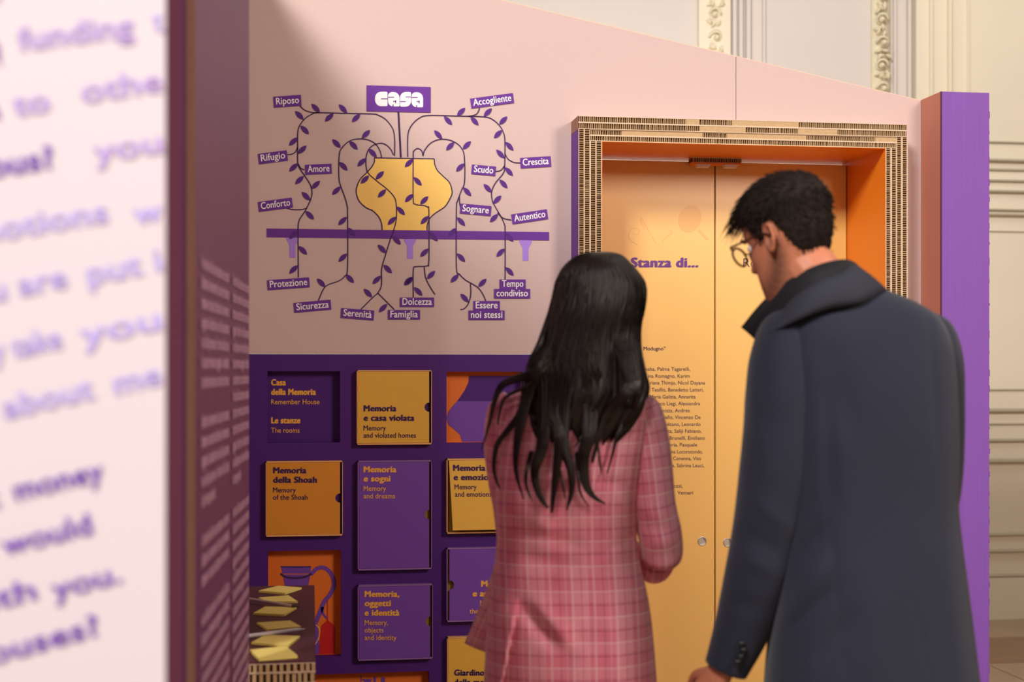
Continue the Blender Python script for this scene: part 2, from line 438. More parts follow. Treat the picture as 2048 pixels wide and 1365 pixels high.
for x0,y0,x1,y1 in ((762,197.3,776,199.3),(776,194.3,788,196),(790,201,792,207),(786,202.5,791,204.2),(811,193.8,822,195.4),(800,203,811,204.6),(823,194.8,835,196.5),(833,203,838,204.7),(837,201.5,839,207.5),(785,209.5,787,214),(832,211,834,216)):
    blob(m2, [(x0,y0),(x0,y1),(x1,y1),(x1,y0)], .0046)
make('lettering', m, WHITE, sign); make('letter_slits', m2, TAGP, sign)

# ---- purple lower panel with its niches and covers
NI = [(535,743,680,886),(893,744,1045,886),(536,1102,682,1315),(536,1348,858,1560)]
def rectW(r, off=0):
    x0, y0, x1, y1 = r; ym = 0
    a = W(x0, y0, off); b = W(x1, y1, off); c = W((x0+x1)/2, y0, off); d = W((x0+x1)/2, y1, off)
    return a.x, b.x, d.z, c.z
holes = [rectW(r) for r in NI]
X = sorted({xr, xf} | {h[0] for h in holes} | {h[1] for h in holes}); Z = sorted({0, zsplit - .0015} | {h[2] for h in holes} | {h[3] for h in holes})
m = Mesh()
for i in range(len(X) - 1):
    for j in range(len(Z) - 1):
        cx, cz = (X[i] + X[i+1]) / 2, (Z[j] + Z[j+1]) / 2
        if any(h[0] < cx < h[1] and h[2] < cz < h[3] for h in holes): continue
        m.box((X[i], YW - .001, Z[j]), (X[i+1], YW + .03, Z[j+1]))
make('purple_panel', m, DPURP, root)
ND = .042
def niche(h, mm):
    m = Mesh(); m.box((h[0] - .02, YW + ND, h[2] - .02), (h[1] + .02, YW + ND + .01, h[3] + .02))
    for a, b in (((h[0]-.012, h[2]-.012), (h[0], h[3]+.012)), ((h[1], h[2]-.012), (h[1]+.012, h[3]+.012)), ((h[0], h[2]-.012), (h[1], h[2])), ((h[0], h[3]), (h[1], h[3]+.012))):
        m.box((a[0], YW + .028, a[1]), (b[0], YW + ND + .002, b[1]))
    return make('niche', m, mm, root)
def N(px, py, off=.001):        # a point on the back of a niche
    return on_wall(px, py, YW + ND - off)
nA = niche(holes[0], DPURP); nC = niche(holes[1], NICHE); nG = niche(holes[2], NICHE); nK = niche(holes[3], NICHE)
lettering([('Casa',542,572,771,17,.075),('della Memoria',542,632,790,17,.075),('Remember House',542,639,809,14.5,.012),('Le stanze',542,601,847,17,.075),('The rooms',542,599,866,14.5,.012)], N, nA, GOLD)
m = Mesh(); pts = [(938,752),(937,765),(930,780),(920,795),(914,803),(1045,803),(1045,752)]; blob2 = lambda M, P, o: M.add([N(x, y, o) for x, y in P], [tuple(range(len(P)))])
blob2(m, pts, .001); make('printed_vase', m, DPURP, nC)
m = Mesh(); blob2(m, [(914,803),(905,813),(896,825),(893,838),(897,850),(910,861),(920,870),(924,884),(1045,884),(1045,803)], .0014); make('printed_vase', m, COVERP, nC)
# jug drawing
m = Mesh(); blob2(m, [(561,1133),(564,1142),(565,1148),(621,1148),(622,1133)], .001); blob2(m, [(566,1150),(569,1170),(573,1215),(560,1260),(560,1312),(640,1312),(636,1250),(612,1215),(617,1170),(621,1150)], .001)
make('printed_jug', m, COVERP, nG)
m = Mesh()
def nrib(M, pts, ws, off):
    P = catmull([(p[0], p[1], 0) for p in pts], 5); vs = []
    for i, p in enumerate(P):
        t = (P[min(i+1, len(P)-1)] - P[max(i-1, 0)]).normalized(); wq = ws[0] + (ws[1]-ws[0]) * i/(len(P)-1)
        n = Vector((-t.y, t.x, 0)) * wq / 2; vs += [N(p.x+n.x, p.y+n.y, off), N(p.x-n.x, p.y-n.y, off)]
    M.add(vs, [(2*i, 2*i+1, 2*i+3, 2*i+2) for i in range(len(P)-1)])
nrib(m, [(561,1148),(572,1155),(592,1157),(612,1154),(623,1148)], (4,4), .0016)
nrib(m, [(561,1134),(592,1135),(622,1134)], (2,2), .0016)
make('printed_band', m, INK, nG)
m = Mesh(); nrib(m, [(622,1150),(634,1138),(650,1137),(663,1150),(668,1170),(660,1190),(648,1205),(640,1225),(632,1245)], (8,9), .0013)
nrib(m, [(645,1215),(646,1228),(656,1240)], (7,3), .0013); make('printed_handle', m, COVERP, nG)
m = Mesh(); blob2(m, [(655,1241),(643,1252),(641,1262),(638,1313),(669,1313),(670,1258),(667,1250)], .0019)
nrib(m, [(655,1199),(655,1242)], (1.6,1.6), .0019); make('printed_tag', m, RED, nG)
m = Mesh()
for a, b, c, d in ((721,1352,723,1365),(724,1359,744,1362),(728,1362,742,1420),(747,1355,752,1400),(762,1356,770,1420),(745,1372,762,1420)):
    blob2(m, [(a,b),(a,d),(c,d),(c,b)], .001)
make('printed_figure', m, COVERP, nK)
m = Mesh(); nrib(m, [(632,1250),(640,1262),(636,1280),(630,1290)], (2,2), .0011); make('printed_scroll', m, GOLD, nG)

def cover(r, face, side, notch, lines, ink, ajar=0.0, gap=None):
    """a box front: tray lip plus a face panel with a finger notch"""
    x0, x1, za, zb = rectW(r)
    T = .032
    m = Mesh()
    for a, b in (((x0, za), (x0+.0025, zb)), ((x1-.002, za), (x1, zb)), ((x0, za), (x1, za+.005)), ((x0, zb-.004), (x1, zb))):
        m.box((a[0], YW-T+.0007, a[1]), (b[0], YW-.0012, b[1]))
    tray = make('box_tray', m, side, root)
    fx0, fx1, fz0, fz1 = x0+.0032, x1-.0035-ajar*.01, za+.006, zb-.005
    if notch > 0: fx1 -= .006
    if notch < 0: fx0 += .006
    if ajar: fx0 += .004; fz0 += .008
    nz = (fz0+fz1)/2; nr = .0165
    P = []
    if notch > 0:
        P = [(fx0, fz0), (fx1, fz0)] + [(fx1 - nr*math.sin(PI*k/10), nz - nr*math.cos(PI*k/10)) for k in range(11)] + [(fx1, fz1), (fx0, fz1)]
    elif notch < 0:
        P = [(fx1, fz1), (fx0, fz1)] + [(fx0 + nr*math.sin(PI*k/10), nz + nr*math.cos(PI*k/10)) for k in range(11)] + [(fx0, fz0), (fx1, fz0)]
    else: P = [(fx0, fz0), (fx1, fz0), (fx1, fz1), (fx0, fz1)]
    def sh(x, z, y):
        k = (fz1 - z) / (fz1 - fz0); q = (x - fx0) / (fx1 - fx0)
        return Vector((x + ajar*.012*k, y - ajar*.02*k, z))
    m = Mesh(); m.add([sh(x, z, YW-T) for x, z in P] + [sh(x, z, YW-T+.004) for x, z in P],
        [tuple(range(len(P))), tuple(range(len(P), 2*len(P)))[::-1]] + [(i, len(P)+i, len(P)+(i+1)%len(P), (i+1)%len(P)) for i in range(len(P))])
    c = make('box_cover', m, face, root)
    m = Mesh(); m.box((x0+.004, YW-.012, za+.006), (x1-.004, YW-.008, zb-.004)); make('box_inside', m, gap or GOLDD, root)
    def T_(px, py):
        p = on_wall(px, py, YW-T-.0008); return sh(p.x, p.z, p.y)
    lettering(lines, T_, c, ink)
    return c
B = .06
cover((713,741,862,889), COVY, EDGEY, 1, [('Memoria',727,793,823,17,B),('e casa violata',727,829,842,17,B),('Memory',727,772,861.5,14.5,.016),('and violated homes',727,832,876,14.5,.016)], INK, gap=DPURP)
cover((532,922,685,1071), COVO, EDGEY, 1, [('Memoria',546,613,947,17,B),('della Shoah',546,634,966,17,B),('Memory',546,592,985.5,14.5,.016),('of the Shoah',546,615,1000,14.5,.016)], INK, gap=DPURP)
cover((715,921,862,1138), COVERP, EDGEP, 1, [('Memoria',727,793,945,17,B),('e sogni',727,781,963.5,17,B),('Memory',727,772,982.5,14.5,.016),('and dreams',727,790,997.5,14.5,.016)], GOLD)
cover((892,917,1045,1065), COVY, EDGEY, 0, [('Memoria',905,970,942,17,B),('e emozioni',905,989,960.5,17,B),('Memory',906,950,979,14.5,.016),('and emotions',906,979,993.5,14.5,.016)], INK, ajar=1)
cover((892,1094,1045,1240), COVERP, EDGEP, -1, [('Memoria',962,1030,1174,17,B),('e ambiente',945,1030,1193.5,17,B),('Memory and',960,1030,1212,14.5,.016),('the environment',939,1030,1228,14.5,.016)], GOLD)
cover((715,1168,864,1317), COVERP, EDGEP, 1, [('Memoria,',729,799,1194.5,17,B),('oggetti',729,782,1213,17,B),('e identità',729,799,1232,17,B),('Memory,',729,776,1251,14.5,.016),('objects',729,767,1266,14.5,.016),('and identity',729,793,1281,14.5,.016)], GOLD)
cover((893,1271,1045,1420), COVY, EDGEY, 1, [('Giardino',908,969,1352,17,B),('della memoria',908,1010,1371,17,B)], INK, gap=DPURP)

# ================================================================== HONEYCOMB BOARD
def layer(name, A, B, inward, thick, depth, parent, y0, plain=(), wide=0):
    """one honeycomb board seen on edge: A->B along the run (x,z), inward = unit (x,z) across it, front at y0"""
    A = Vector((A[0], 0, A[1])); Bv = Vector((B[0], 0, B[1])); I = Vector((inward[0], 0, inward[1]))
    d = Bv - A; L = d.length; d.normalize()
    def q(M, s0, s1, t0, t1, ya, yb):
        c = [A + d*s + I*t for s, t in ((s0,t0),(s1,t0),(s1,t1),(s0,t1))]
        vs = [(p.x, ya, p.z) for p in c] + [(p.x, yb, p.z) for p in c]
        M.add(vs, [(0,1,2,3),(7,6,5,4),(0,4,5,1),(1,5,6,2),(2,6,7,3),(3,7,4,0)])
    M = Mesh()
    lt = .0022
    q(M, 0, L, 0, lt, y0, y0+depth); n1 = len(M.f)
    q(M, 0, L, thick-lt, thick, y0, y0+depth); n1 = len(M.f)
    q(M, 0, L, lt, thick-lt, y0+.009, y0+depth-.001); n2 = len(M.f)
    for a, b in plain: q(M, L*a, L*b, lt, thick-lt, y0+.0015, y0+.01)
    s = .004
    while s < L - .004:
        if not any(L*a < s < L*b for a, b in plain):
            q(M, s, s+random.uniform(.0014, .0026)+wide, lt, thick-lt, y0+random.uniform(0, .002), y0+.0095)
        s += random.choice((.0062, .0072, .0078, .0088)) + wide*1.1
    fi = [0]*n1 + [2]*(n2-n1) + [1]*(len(M.f)-n2)
    return make(name, M, [LINER, WEB, CORE], parent, fidx=fi)
def WF(px, py): return on_wall(px, py, YF)
fr = empty('door_surround', (WF(1480, 300).x, YF+.1, 0), 'layered honeycomb cardboard door surround with orange lining around the yellow doors', 'door frame')
xo0, xi0, xi1, xo1 = WF(1157,0).x, WF(1204,0).x, WF(1772,0).x, WF(1815,0).x
zt = WF(1480, 240).z; zin = WF(1480, 289).z; zm = WF(1480, 266).z
tl = (zt - zm) / 2
tk = (xi0 - xo0) / 4; tkr = (xo1 - xi1) / 4; dpt = YW - YF
layer('cardboard_layer', (xo0, zt), (xo1, zt), (0,-1), tl, dpt, fr, YF, plain=((.32,.36),(.46,.66),))
layer('cardboard_layer', (xo0, zt-tl), (xo1, zt-tl), (0,-1), tl, dpt, fr, YF, plain=((.36,.5),(.66,.78)))
tl2 = (zm - zin) / 2
layer('cardboard_layer', (xo0+2*tk, zm), (xo1-2*tkr, zm), (0,-1), tl2, dpt, fr, YF+.004, plain=((.1,.36),(.44,.7),(.93,1)))
layer('cardboard_layer', (xo0+2*tk, zm-tl2), (xo1-2*tkr, zm-tl2), (0,-1), tl2, dpt, fr, YF+.004)
for k in range(4):
    top = zm if k < 2 else zin
    layer('cardboard_layer', (xo0+k*tk, top), (xo0+k*tk, 0), (1,0), tk, dpt, fr, YF+.002*(k%2))
    layer('cardboard_layer', (xo1-k*tkr, top), (xo1-k*tkr, 0), (-1,0), tkr, dpt, fr, YF+.002*(k%2))
m = Mesh(); m.box((xo0-.0015, YF+.001, 0), (xo0, YW, zm-.001)); make('purple_liner', m, PURP, fr)
m = Mesh(); m.box((xo1, YF+.001, 0), (xo1+.0015, YW, zm-.001)); make('purple_liner', m, PINK, fr)
m = Mesh(); m.box((xo0-.0015, YF+.001, zm), (xo0, YW, zt)); make('edge_liner', m, BROWNP, fr)
# orange lining (reveals) from the front layers back past the doors
rv = .012
m = Mesh(); m.box((xi1-.0015, YF+.003, 0), (xi1-.0002, YD+.05, zin-.0016)); m.box((xi1, YW+.031, 0), (xi1+rv, YD+.05, zin)); make('side_lining', m, REVEAL, fr)
m = Mesh(); m.box((xi0+.0002, YF+.003, 0), (xi0+.0015, YD+.05, zin-.0016)); m.box((xi0-rv, YW+.031, 0), (xi0, YD+.05, zin)); make('side_lining', m, REVEAL, fr)
m = Mesh(); m.box((xi0, YF+.003, zin-.0015), (xi1, YD+.05, zin-.0002)); m.box((xi0-rv, YW+.031, zin), (xi1+rv, YD+.05, zin+rv)); make('top_lining', m, REVEAL, fr)
# structure behind jambs between wall and lining
# catch block under the top lining
def WD(px, py, off=0): p = on_wall(px, py, YD); p.y -= off; return p
cb = empty('door_catch', (WD(1434, 320).x, YD-.05, zin-.03), 'small brown cardboard block with two white catches hanging above the door gap', 'door catch')
a, b = on_wall(1384, 0, YD-.06).x, on_wall(1484, 0, YD-.06).x
zb_ = on_wall(1434, 328.5, YD-.06).z
layer('cardboard_layer', (a, zin-.0018), (b, zin-.0018), (0,-1), zin-zb_-.006, .05, cb, YD-.062)
m = Mesh(); m.box((a, YD-.064, zb_-.001), (b, YD-.01, zb_+.004)); make('orange_base', m, REVEAL, cb)
for x0, x1 in ((1395,1419),(1450,1474)):
    xa, xb = on_wall(x0, 0, YD-.06).x, on_wall(x1, 0, YD-.06).x; s = .004
    m = Mesh(); m.box((xa, YD-.064, zb_-.012), (xb, YD-.03, zb_-.0012)); m.box((xa-s, YD-.066, zb_-.004), (xb+s, YD-.028, zb_-.0012))
    make('plastic_catch', m, MAGN, cb)

# doors
def door(x0, x1, ztop, hx, hz, label):
    r = empty('door_leaf', ((x0+x1)/2, YD, 0), label, 'door')
    h = .022; m = Mesh(); T = .016
    Xs = [x0, hx-h, hx+h, x1]; Zs = [.01, hz-h, hz+h, ztop]
    for i in range(3):
        for j in range(3):
            if i == 1 and j == 1: continue
            m.box((Xs[i], YD, Zs[j]), (Xs[i+1], YD+T, Zs[j+1]))
    n = 32; R = .0128; inner = []; outer = []
    for k in range(n):
        a = 2*PI*k/n; c, s = math.cos(a), math.sin(a); q = h / max(abs(c), abs(s))
        inner.append((hx+R*c, hz+R*s)); outer.append((hx+q*c, hz+q*s))
    vs = [(x, YD, z) for x, z in outer] + [(x, YD, z) for x, z in inner] + [(x, YD+T, z) for x, z in inner] + [(x, YD+T, z) for x, z in outer]
    fs = []
    for k in range(n):
        k2 = (k+1) % n
        fs += [(k, k2, n+k2, n+k), (n+k, n+k2, 2*n+k2, 2*n+k), (2*n+k, 2*n+k2, 3*n+k2, 3*n+k)]
    m.add(vs, fs)
    make('door_panel', m, DOORM, r)
    m = Mesh(); pts = [(hx+.0158*math.cos(2*PI*k/36), YD-.0015, hz+.0158*math.sin(2*PI*k/36)) for k in range(37)]
    # ring profile
    n = 36; vs = []; prof = [(.0185,0),(.018,-.002),(.016,-.0032),(.0138,-.002),(.0125,0),(.0122,.012),(.0126,.016)]
    for k in range(n):
        a = 2*PI*k/n
        for rr_, yy in prof: vs.append((hx+rr_*math.cos(a), YD+yy, hz+rr_*math.sin(a)))
    p = len(prof); m.v = []; m.f = []
    m.add(vs, [(k*p+j, k*p+j+1, ((k+1)%n)*p+j+1, ((k+1)%n)*p+j) for k in range(n) for j in range(p-1)])
    make('metal_grommet', m, METAL, r, smooth=True)
    return r
dz = WD(1430, 324.5).z
dl = door(xi0+.003, WD(1428.6, 0).x, dz, WD(1404, 0).x, WD(1404, 1083).z, 'left yellow door leaf with purple Stanza di heading and list of names')
dr = door(WD(1431.6, 0).x, xi1-.0055, dz, WD(1455, 0).x, WD(1455, 1085.5).z, 'right yellow door leaf half hidden behind the man in the navy coat')
D = lambda x, y: WD(x, y, .0012)
m = Mesh(); m.box((WD(1427,0).x, YD+.0165, .01), (WD(1433,0).x, YD+.024, dz)); make('gap_blocker', m, mat('dark_strip', (40, 16, 24), .8), dr)  # added dark strip that shuts out the bright room behind the centre gap
m = Mesh(); m.box((xi1-.006, YD+.0165, .01), (xi1-.0016, YD+.024, dz)); make('edge_gap_blocker', m, mat('dark_strip', (40, 16, 24), .8), dr)  # added dark strip, keeps the gap at the right jamb dark
lettering([('Stanza di...', 1261, 1397, 534.5, 27, .06)], D, dl, mat('ink_violet', (106, 62, 140), .6))
lettering([('Room of...', 1487, 1590, 534.5, 26, -.012)], D, dr, INK)
names = [('Modugno”',1287,1331,701,10.5,.01),('naba, Palma Tagarelli,',1290,1380,742,10.5,0),('ina Romagno, Karim',1296,1379,756,10.5,0),('riana Thimjo, Nicol Dayana',1300,1410,769.5,10.5,0),
 ('Teofilo, Benedetto Latteri,',1303,1407,783.5,10.5,0),('Maria Galizia, Annarita',1300,1391,797.5,10.5,0),('ncesco Liegi, Alessandra',1303,1400,811,10.5,0),('enizza, Andres',1320,1379,825,10.5,0),
 ('tiello, Vincenzo De',1325,1401,838.5,10.5,0),('politano, Leonardo',1326,1401,852.5,10.5,0),('tta, Saliji Fabiano,',1332,1403,866,10.5,0),('Brunelli, Emiliano',1339,1410,880,10.5,0),
 ('toria, Pasquale',1334,1394,893.5,10.5,0),('ina Locorotondo,',1341,1405,907.5,10.5,0),('Conenna, Vito',1346,1402,921,10.5,0),('te, Sabrina Leuci,',1340,1408,935,10.5,0),
 ('ozzi,',1346,1365,976,10.5,0),('Venneri',1355,1386,989.5,10.5,0)]
lettering(names, D, dl, INK)
m = Mesh()
def drib(M, pts, wq, off=.0008):
    P = catmull([(p[0], p[1], 0) for p in pts], 5); vs = []
    for i, p in enumerate(P):
        t = (P[min(i+1, len(P)-1)] - P[max(i-1, 0)]).normalized(); n = Vector((-t.y, t.x, 0)) * wq/2
        vs += [WD(p.x+n.x, p.y+n.y, off), WD(p.x-n.x, p.y-n.y, off)]
    M.add(vs, [(2*i, 2*i+1, 2*i+3, 2*i+2) for i in range(len(P)-1)])
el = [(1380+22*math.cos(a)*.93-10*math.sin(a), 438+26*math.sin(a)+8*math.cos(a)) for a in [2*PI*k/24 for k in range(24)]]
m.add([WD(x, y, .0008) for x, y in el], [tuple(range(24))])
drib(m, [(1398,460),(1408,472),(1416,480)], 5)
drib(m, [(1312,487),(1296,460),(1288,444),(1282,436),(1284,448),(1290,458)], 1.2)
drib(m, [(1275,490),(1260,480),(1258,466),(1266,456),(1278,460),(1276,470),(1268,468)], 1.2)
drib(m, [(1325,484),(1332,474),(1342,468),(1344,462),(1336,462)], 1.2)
make('faint_shapes', m, DOORG, dl)  # faint shapes, slightly deeper yellow than the leaf

# ================================================================== RIGHT POST
po = empty('cardboard_post', (on_wall(1930, 0, YC).x, YC+.08, 0), 'tall purple cardboard post standing at the right end of the pink wall', 'post')
xa, xb = on_wall(1882.5, 0, YC).x, on_wall(1978.5, 0, YC).x; zt_ = on_wall(1930, 184.5, YC).z
m = Mesh(); m.box((xa, YC, 0), (xb, YC+.3, zt_)); make('post_body', m, POST, po)
m = Mesh(); m.box((xa-.0015, YC+.004, 0), (xa-.0002, YW, zt_)); m.box((xa-.0015, YW, 0), (xa-.0002, YW+.03, zt_)); make('side_liner', m, mat('salmon_liner', (196, 126, 104), .6), po)
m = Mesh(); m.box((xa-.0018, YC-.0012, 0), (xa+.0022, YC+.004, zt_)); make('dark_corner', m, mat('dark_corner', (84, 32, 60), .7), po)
m = Mesh(); z = .02
while z < zt_ - .03:
    hgt = random.uniform(.008, .03); m.box((xb, YC, z), (xb+random.uniform(.001, .0026), YC+.02, z+hgt)); z += hgt + random.uniform(.03, .09)
prop(make('ragged_edge', m, PURP, po), kind='stuff')

# ================================================================== LEFT SIDE PANEL (receding, with text columns)
def line_px(px, vpx, px0, Y0):      # point on a vertical plane whose horizontals vanish at vpx; px0 at depth Y0
    return Y0 * (vpx - px0) / (vpx - px)
VP = 777.
def S(px, py, off=0.):
    d = line_px(px, VP, 498, 3.15); p = at_depth(px, py, d); p.x += off; return p
side = empty('side_panel', (S(440, 700).x, S(440, 700).y, 0), 'purple side panel covered with pale text columns behind the large white board', 'panel')
SIDEP = mat('side_purple', (96, 44, 88), .5, noise=.08, nscale=8)
def zset(p, z): return Vector((p.x, p.y, z))
A_, B_ = S(385, 700), S(498, 700)
m = Mesh(); off = Vector((-.03, 0, 0))
m.poly([zset(A_, 0), zset(B_, 0), zset(B_, 3.15), zset(A_, 3.15)], off); make('panel_board', m, SIDEP, side)
m = Mesh(); C_ = S(373, 700); C2 = at_depth(372.5, 700, S(385,700).x*FX + S(385,700).y*FY - .005)
A2 = at_depth(390, 700, A_.x*FX + A_.y*FY - .012); C2 = at_depth(372, 700, A_.x*FX + A_.y*FY - .012)
m.poly([zset(C2, 0), zset(A2, 0), zset(A2, 3.15), zset(C2, 3.15)], (-.002, .011, 0)); make('cardboard_edge', m, mat('raw_edge', (176, 132, 112), .85, noise=.1), side)
m = Mesh(); dd = A_.x*FX + A_.y*FY
P0 = at_depth(300, 700, dd - .06); P1 = at_depth(363, 700, dd - .06); P2 = at_depth(373, 700, dd)
m.poly([zset(P0, 0), zset(P1, 0), zset(P1, 3.15), zset(P0, 3.15)], (-.01, .05, 0)); make('front_return', m, mat('mauve', (150, 86, 122), .5), side)
m = Mesh(); m.poly([zset(P1, 0), zset(P2, 0), zset(P2, 3.15), zset(P1, 3.15)], (-.02, .02, 0)); make('shade_strip', m, mat('shade_purple', (90, 40, 90), .7), side)  # dark plate standing in for the shadow right of the mauve return
TXT = mat('pale_mauve_print', (196, 150, 178), .6)
words = ['il ricordo della casa', 'abitare la memoria', 'stanze e racconti', 'oggetti e identità', 'voci delle persone', 'la casa ritrovata', 'una storia comune']
def side_text(xa, xb, ztop, pitch, n, skip=()):
    L = []; M = Mesh()
    for i in range(n):
        if i in skip: continue
        vs, fs = glyphs(words[i % 7] + ' ' + words[(i*3+2) % 7], .0)
        a = min(v.x for v in vs); b = max(v.x for v in vs)
        p = S(xa, 700, .002); q = S(xb if (i not in (12,)) else (xa+xb)/2, 700, .002)
        pts = []
        for v in vs:
            t = (v.x - a) / (b - a); g = p.lerp(q, t); pts.append((g.x, g.y, ztop - i*pitch + v.y*pitch*.9))
        M.add(pts, fs); M.add([(x_+.0004, y_+.004, z_+.002) for x_, y_, z_ in pts], fs); M.add([(x_+.0008, y_-.003, z_-.002) for x_, y_, z_ in pts], fs)
    return make('text_column', M, TXT, side)
zt1 = S(400, 520).z; zb1 = S(400, 1300).z
side_text(400, 455, zt1-.012, (S(400,520).z - S(400,722).z)/5.05, 36, (7, 13, 17))
side_text(463, 495, zt1-.012, (S(400,520).z - S(400,722).z)/5.05, 36, (13,))

# ================================================================== BIG TEXT BOARD in the foreground
BD = math.radians(67.3); dB = 1.5
bdir = Vector((RX*math.sin(BD) + FX*math.cos(BD), RY*math.sin(BD) + FY*math.cos(BD), 0))
e0 = at_depth(331, 740, dB)
def G(px, py, off=0.):
    # ray through the pixel met with the board plane
    r = at_depth(px, py, 1.0) - Vector((0, 0, CH)); n = Vector((-bdir.y, bdir.x, 0)); n = n if n.dot(r) > 0 else -n
    c = Vector((0, 0, CH)); t = (e0 - c).dot(n) / r.dot(n); return c + r*t - n*off
nb = Vector((-bdir.y, bdir.x, 0))
bd = empty('text_board', (e0.x - .3*bdir.x, e0.y - .3*bdir.y, 0), 'large pale board with big lilac and purple words, blurred in the left foreground', 'board')
L0 = e0 - bdir*1.3
m = Mesh(); m.poly([zset(L0, 0), zset(e0, 0), zset(e0, 3.15), zset(L0, 3.15)], nb*.03)
make('board_face', m, mat('pale_board', (222, 213, 221), .6), bd)
LIL2 = mat('pale_lilac_print', (190, 176, 246), .6); LIL3 = mat('mauve_lilac_print', (190, 162, 232), .6); PUR2 = mat('violet_print', (122, 72, 192), .6)
def bl(s, x0, x1, y, em, bold, m_, an): lettering([(s, x0, x1, y, em, bold, an)], lambda x, y: G(x, y, .001), bd, m_)
bl('a', -30, 2, 2, 62, .02, PUR2, 6)
bl('nding', -14, 0, 118, 66, .02, PUR2, 6); bl('funding', 38, 272, 102, 66, .02, LIL3, 7.5); bl('t', 308, 328, 64, 66, .02, LIL2, 7.5)
bl('to', 28, 102, 232, 66, .025, LIL3, 8); bl('a', -28, 2, 240, 66, .02, PUR2, 8); bl('othe', 165, 328, 206, 66, .02, LIL3, 8.5)
bl('eous?', -60, 112, 362, 66, .025, PUR2, 9); bl('you', 190, 328, 326, 66, .02, LIL3, 9)
bl('motions', -60, 222, 490, 66, .02, LIL2, 9.5); bl('w', 270, 328, 450, 66, .02, LIL2, 9.5)
bl('ou are', -60, 140, 612, 66, .02, LIL2, 11); bl('put i', 178, 328, 570, 66, .02, LIL2, 11)
bl('sily take', -60, 130, 735, 66, .02, LIL2, 12); bl('you', 165, 328, 692, 66, .02, LIL2, 12)
bl('about', 10, 196, 838, 66, .02, LIL2, 13); bl('me', 232, 328, 790, 66, .02, LIL2, 13)
bl('t', -20, 2, 1018, 62, .02, PUR2, 13.5); bl('money', 32, 215, 1002, 62, .02, PUR2, 13.5)
bl('would', 8, 192, 1112, 62, .02, PUR2, 14)
bl('ith', -20, 78, 1222, 62, .02, PUR2, 14.5); bl('you.', 108, 250, 1200, 62, .02, PUR2, 14.5)
bl('houses?', -60, 212, 1342, 62, .02, PUR2, 15.5)

# ================================================================== NOTE COUNTER
ZT = .75
def TB(px, py, z=ZT):      # point on the counter top seen at a pixel
    d = (CH - z) * F / (py - HY); return at_depth(px, py, d)
ct = empty('note_counter', (TB(560, 1250).x, TB(560, 1250).y, 0), 'dark cardboard counter with honeycomb front edge holding sticky notes', 'counter')
br, frr = TB(629, 1171), TB(631, 1322)
lx = W(496, 0).x + .402
CTOP = mat('counter_top', (88, 40, 56), .6, noise=.06)
m = Mesh(); tt = .004
m.poly([(lx-.4, frr.y, ZT-tt), (frr.x, frr.y, ZT-tt), (br.x, br.y, ZT-tt), (lx-.4, br.y, ZT-tt)], (0, 0, tt)); make('counter_top', m, CTOP, ct)
zl = ZT - tt
for k, h in enumerate((.022, .026, .026)):
    layer('cardboard_layer', (lx-.4, zl), (frr.x, zl), (0,-1), h, .3, ct, frr.y+.002*k, wide=.006); zl -= h
m = Mesh(); m.poly([(lx-.4, frr.y+.02, 0), (frr.x-.004, frr.y+.02, 0), (br.x-.004, br.y, 0), (lx-.4, br.y, 0)], (0, 0, ZT-tt-.0005-.074)); make('counter_body', m, mat('counter_body', (86, 44, 84), .7), ct)
m = Mesh(); m.poly([(frr.x-.001, frr.y+.3, zl), (frr.x-.001, frr.y+.3, ZT-tt-.0005), (br.x-.001, br.y, ZT-tt-.0005), (br.x-.001, br.y, zl)], (-.01, 0, 0)); make('side_liner', m, BROWNP, ct)
NOTE = mat('note_paper', (255, 234, 132), .75, noise=.03, nscale=40)
pads = [((560,1180), [(517,1182),(556,1172.5),(603,1176),(570,1187)], .006, 'farthest yellow note pad on the counter, turned like a diamond'),
        ((552,1198), [(517,1196),(577,1191.5),(596,1204),(534,1204)], .005, 'second yellow note pad from the back, just behind the dark-tipped pen'),
        ((550,1223), [(506,1227),(530,1214),(593,1215.5),(569,1230)], .006, 'yellow note pad just in front of the dark-tipped pen'),
        ((560,1250), [(513,1246),(580,1242),(602,1254),(536,1260)], .006, 'yellow note pad just behind the white pen'),
        ((550,1280), [(502,1286),(530,1271),(600,1273),(576,1292)], .006, 'yellow note pad just in front of the white pen'),
        ((548,1306), [(499,1300),(572,1293.5),(595,1312),(518,1318)], .007, 'nearest yellow note pad, at the front edge of the counter')]
for (c, q, th, lab) in pads:
    P = [TB(x, y, ZT+th) for x, y in q]; cen = sum(P, Vector())/4
    P = [Vector((p.x, p.y, ZT+.0006)) for p in P]; cen.z = ZT
    m = Mesh(); nl = 5
    for k in range(nl):
        j = Vector((random.uniform(-.0008, .0008), random.uniform(-.0008, .0008), th*k/nl))
        m.poly([p + j for p in P][::-1], (0, 0, th/nl*.88))
    prop(make('note_pad', m, NOTE, None, origin=cen), lab, 'note pad', 'yellow note pads on the counter')
def pen(p0, p1, rad, body, tip, label, dark):
    o = empty('pen', (p0+p1)/2 - Vector((0,0,rad)), label, 'pen', 'pens on the counter')
    d = p1 - p0
    m = Mesh(); m.tube([p0, p0+d*.02, p0+d*.9], [rad*.8, rad, rad], 12); make('barrel', m, body, o, smooth=False)
    m = Mesh(); m.tube([p0+d*.9, p0+d*.97, p1], [rad*.9, rad*.4, rad*.15], 10); make('tip', m, tip, o)
    if dark:
        m = Mesh(); m.tube([p0+d*.05, p0+d*.14], [rad*1.05]*2, 12); make('dark_band', m, dark, o)
PENW = mat('pen_white', (236, 232, 240), .3); PENM = mat('pen_mauve', (206, 186, 196), .3)
pen(TB(455,1192,ZT+.011), TB(600,1215,ZT+.011), .0042, PENM, mat('pen_tip', (70,56,60), .4), 'mauve pen with dark tip lying behind the third note pad', mat('pen_band', (70,60,70), .4))
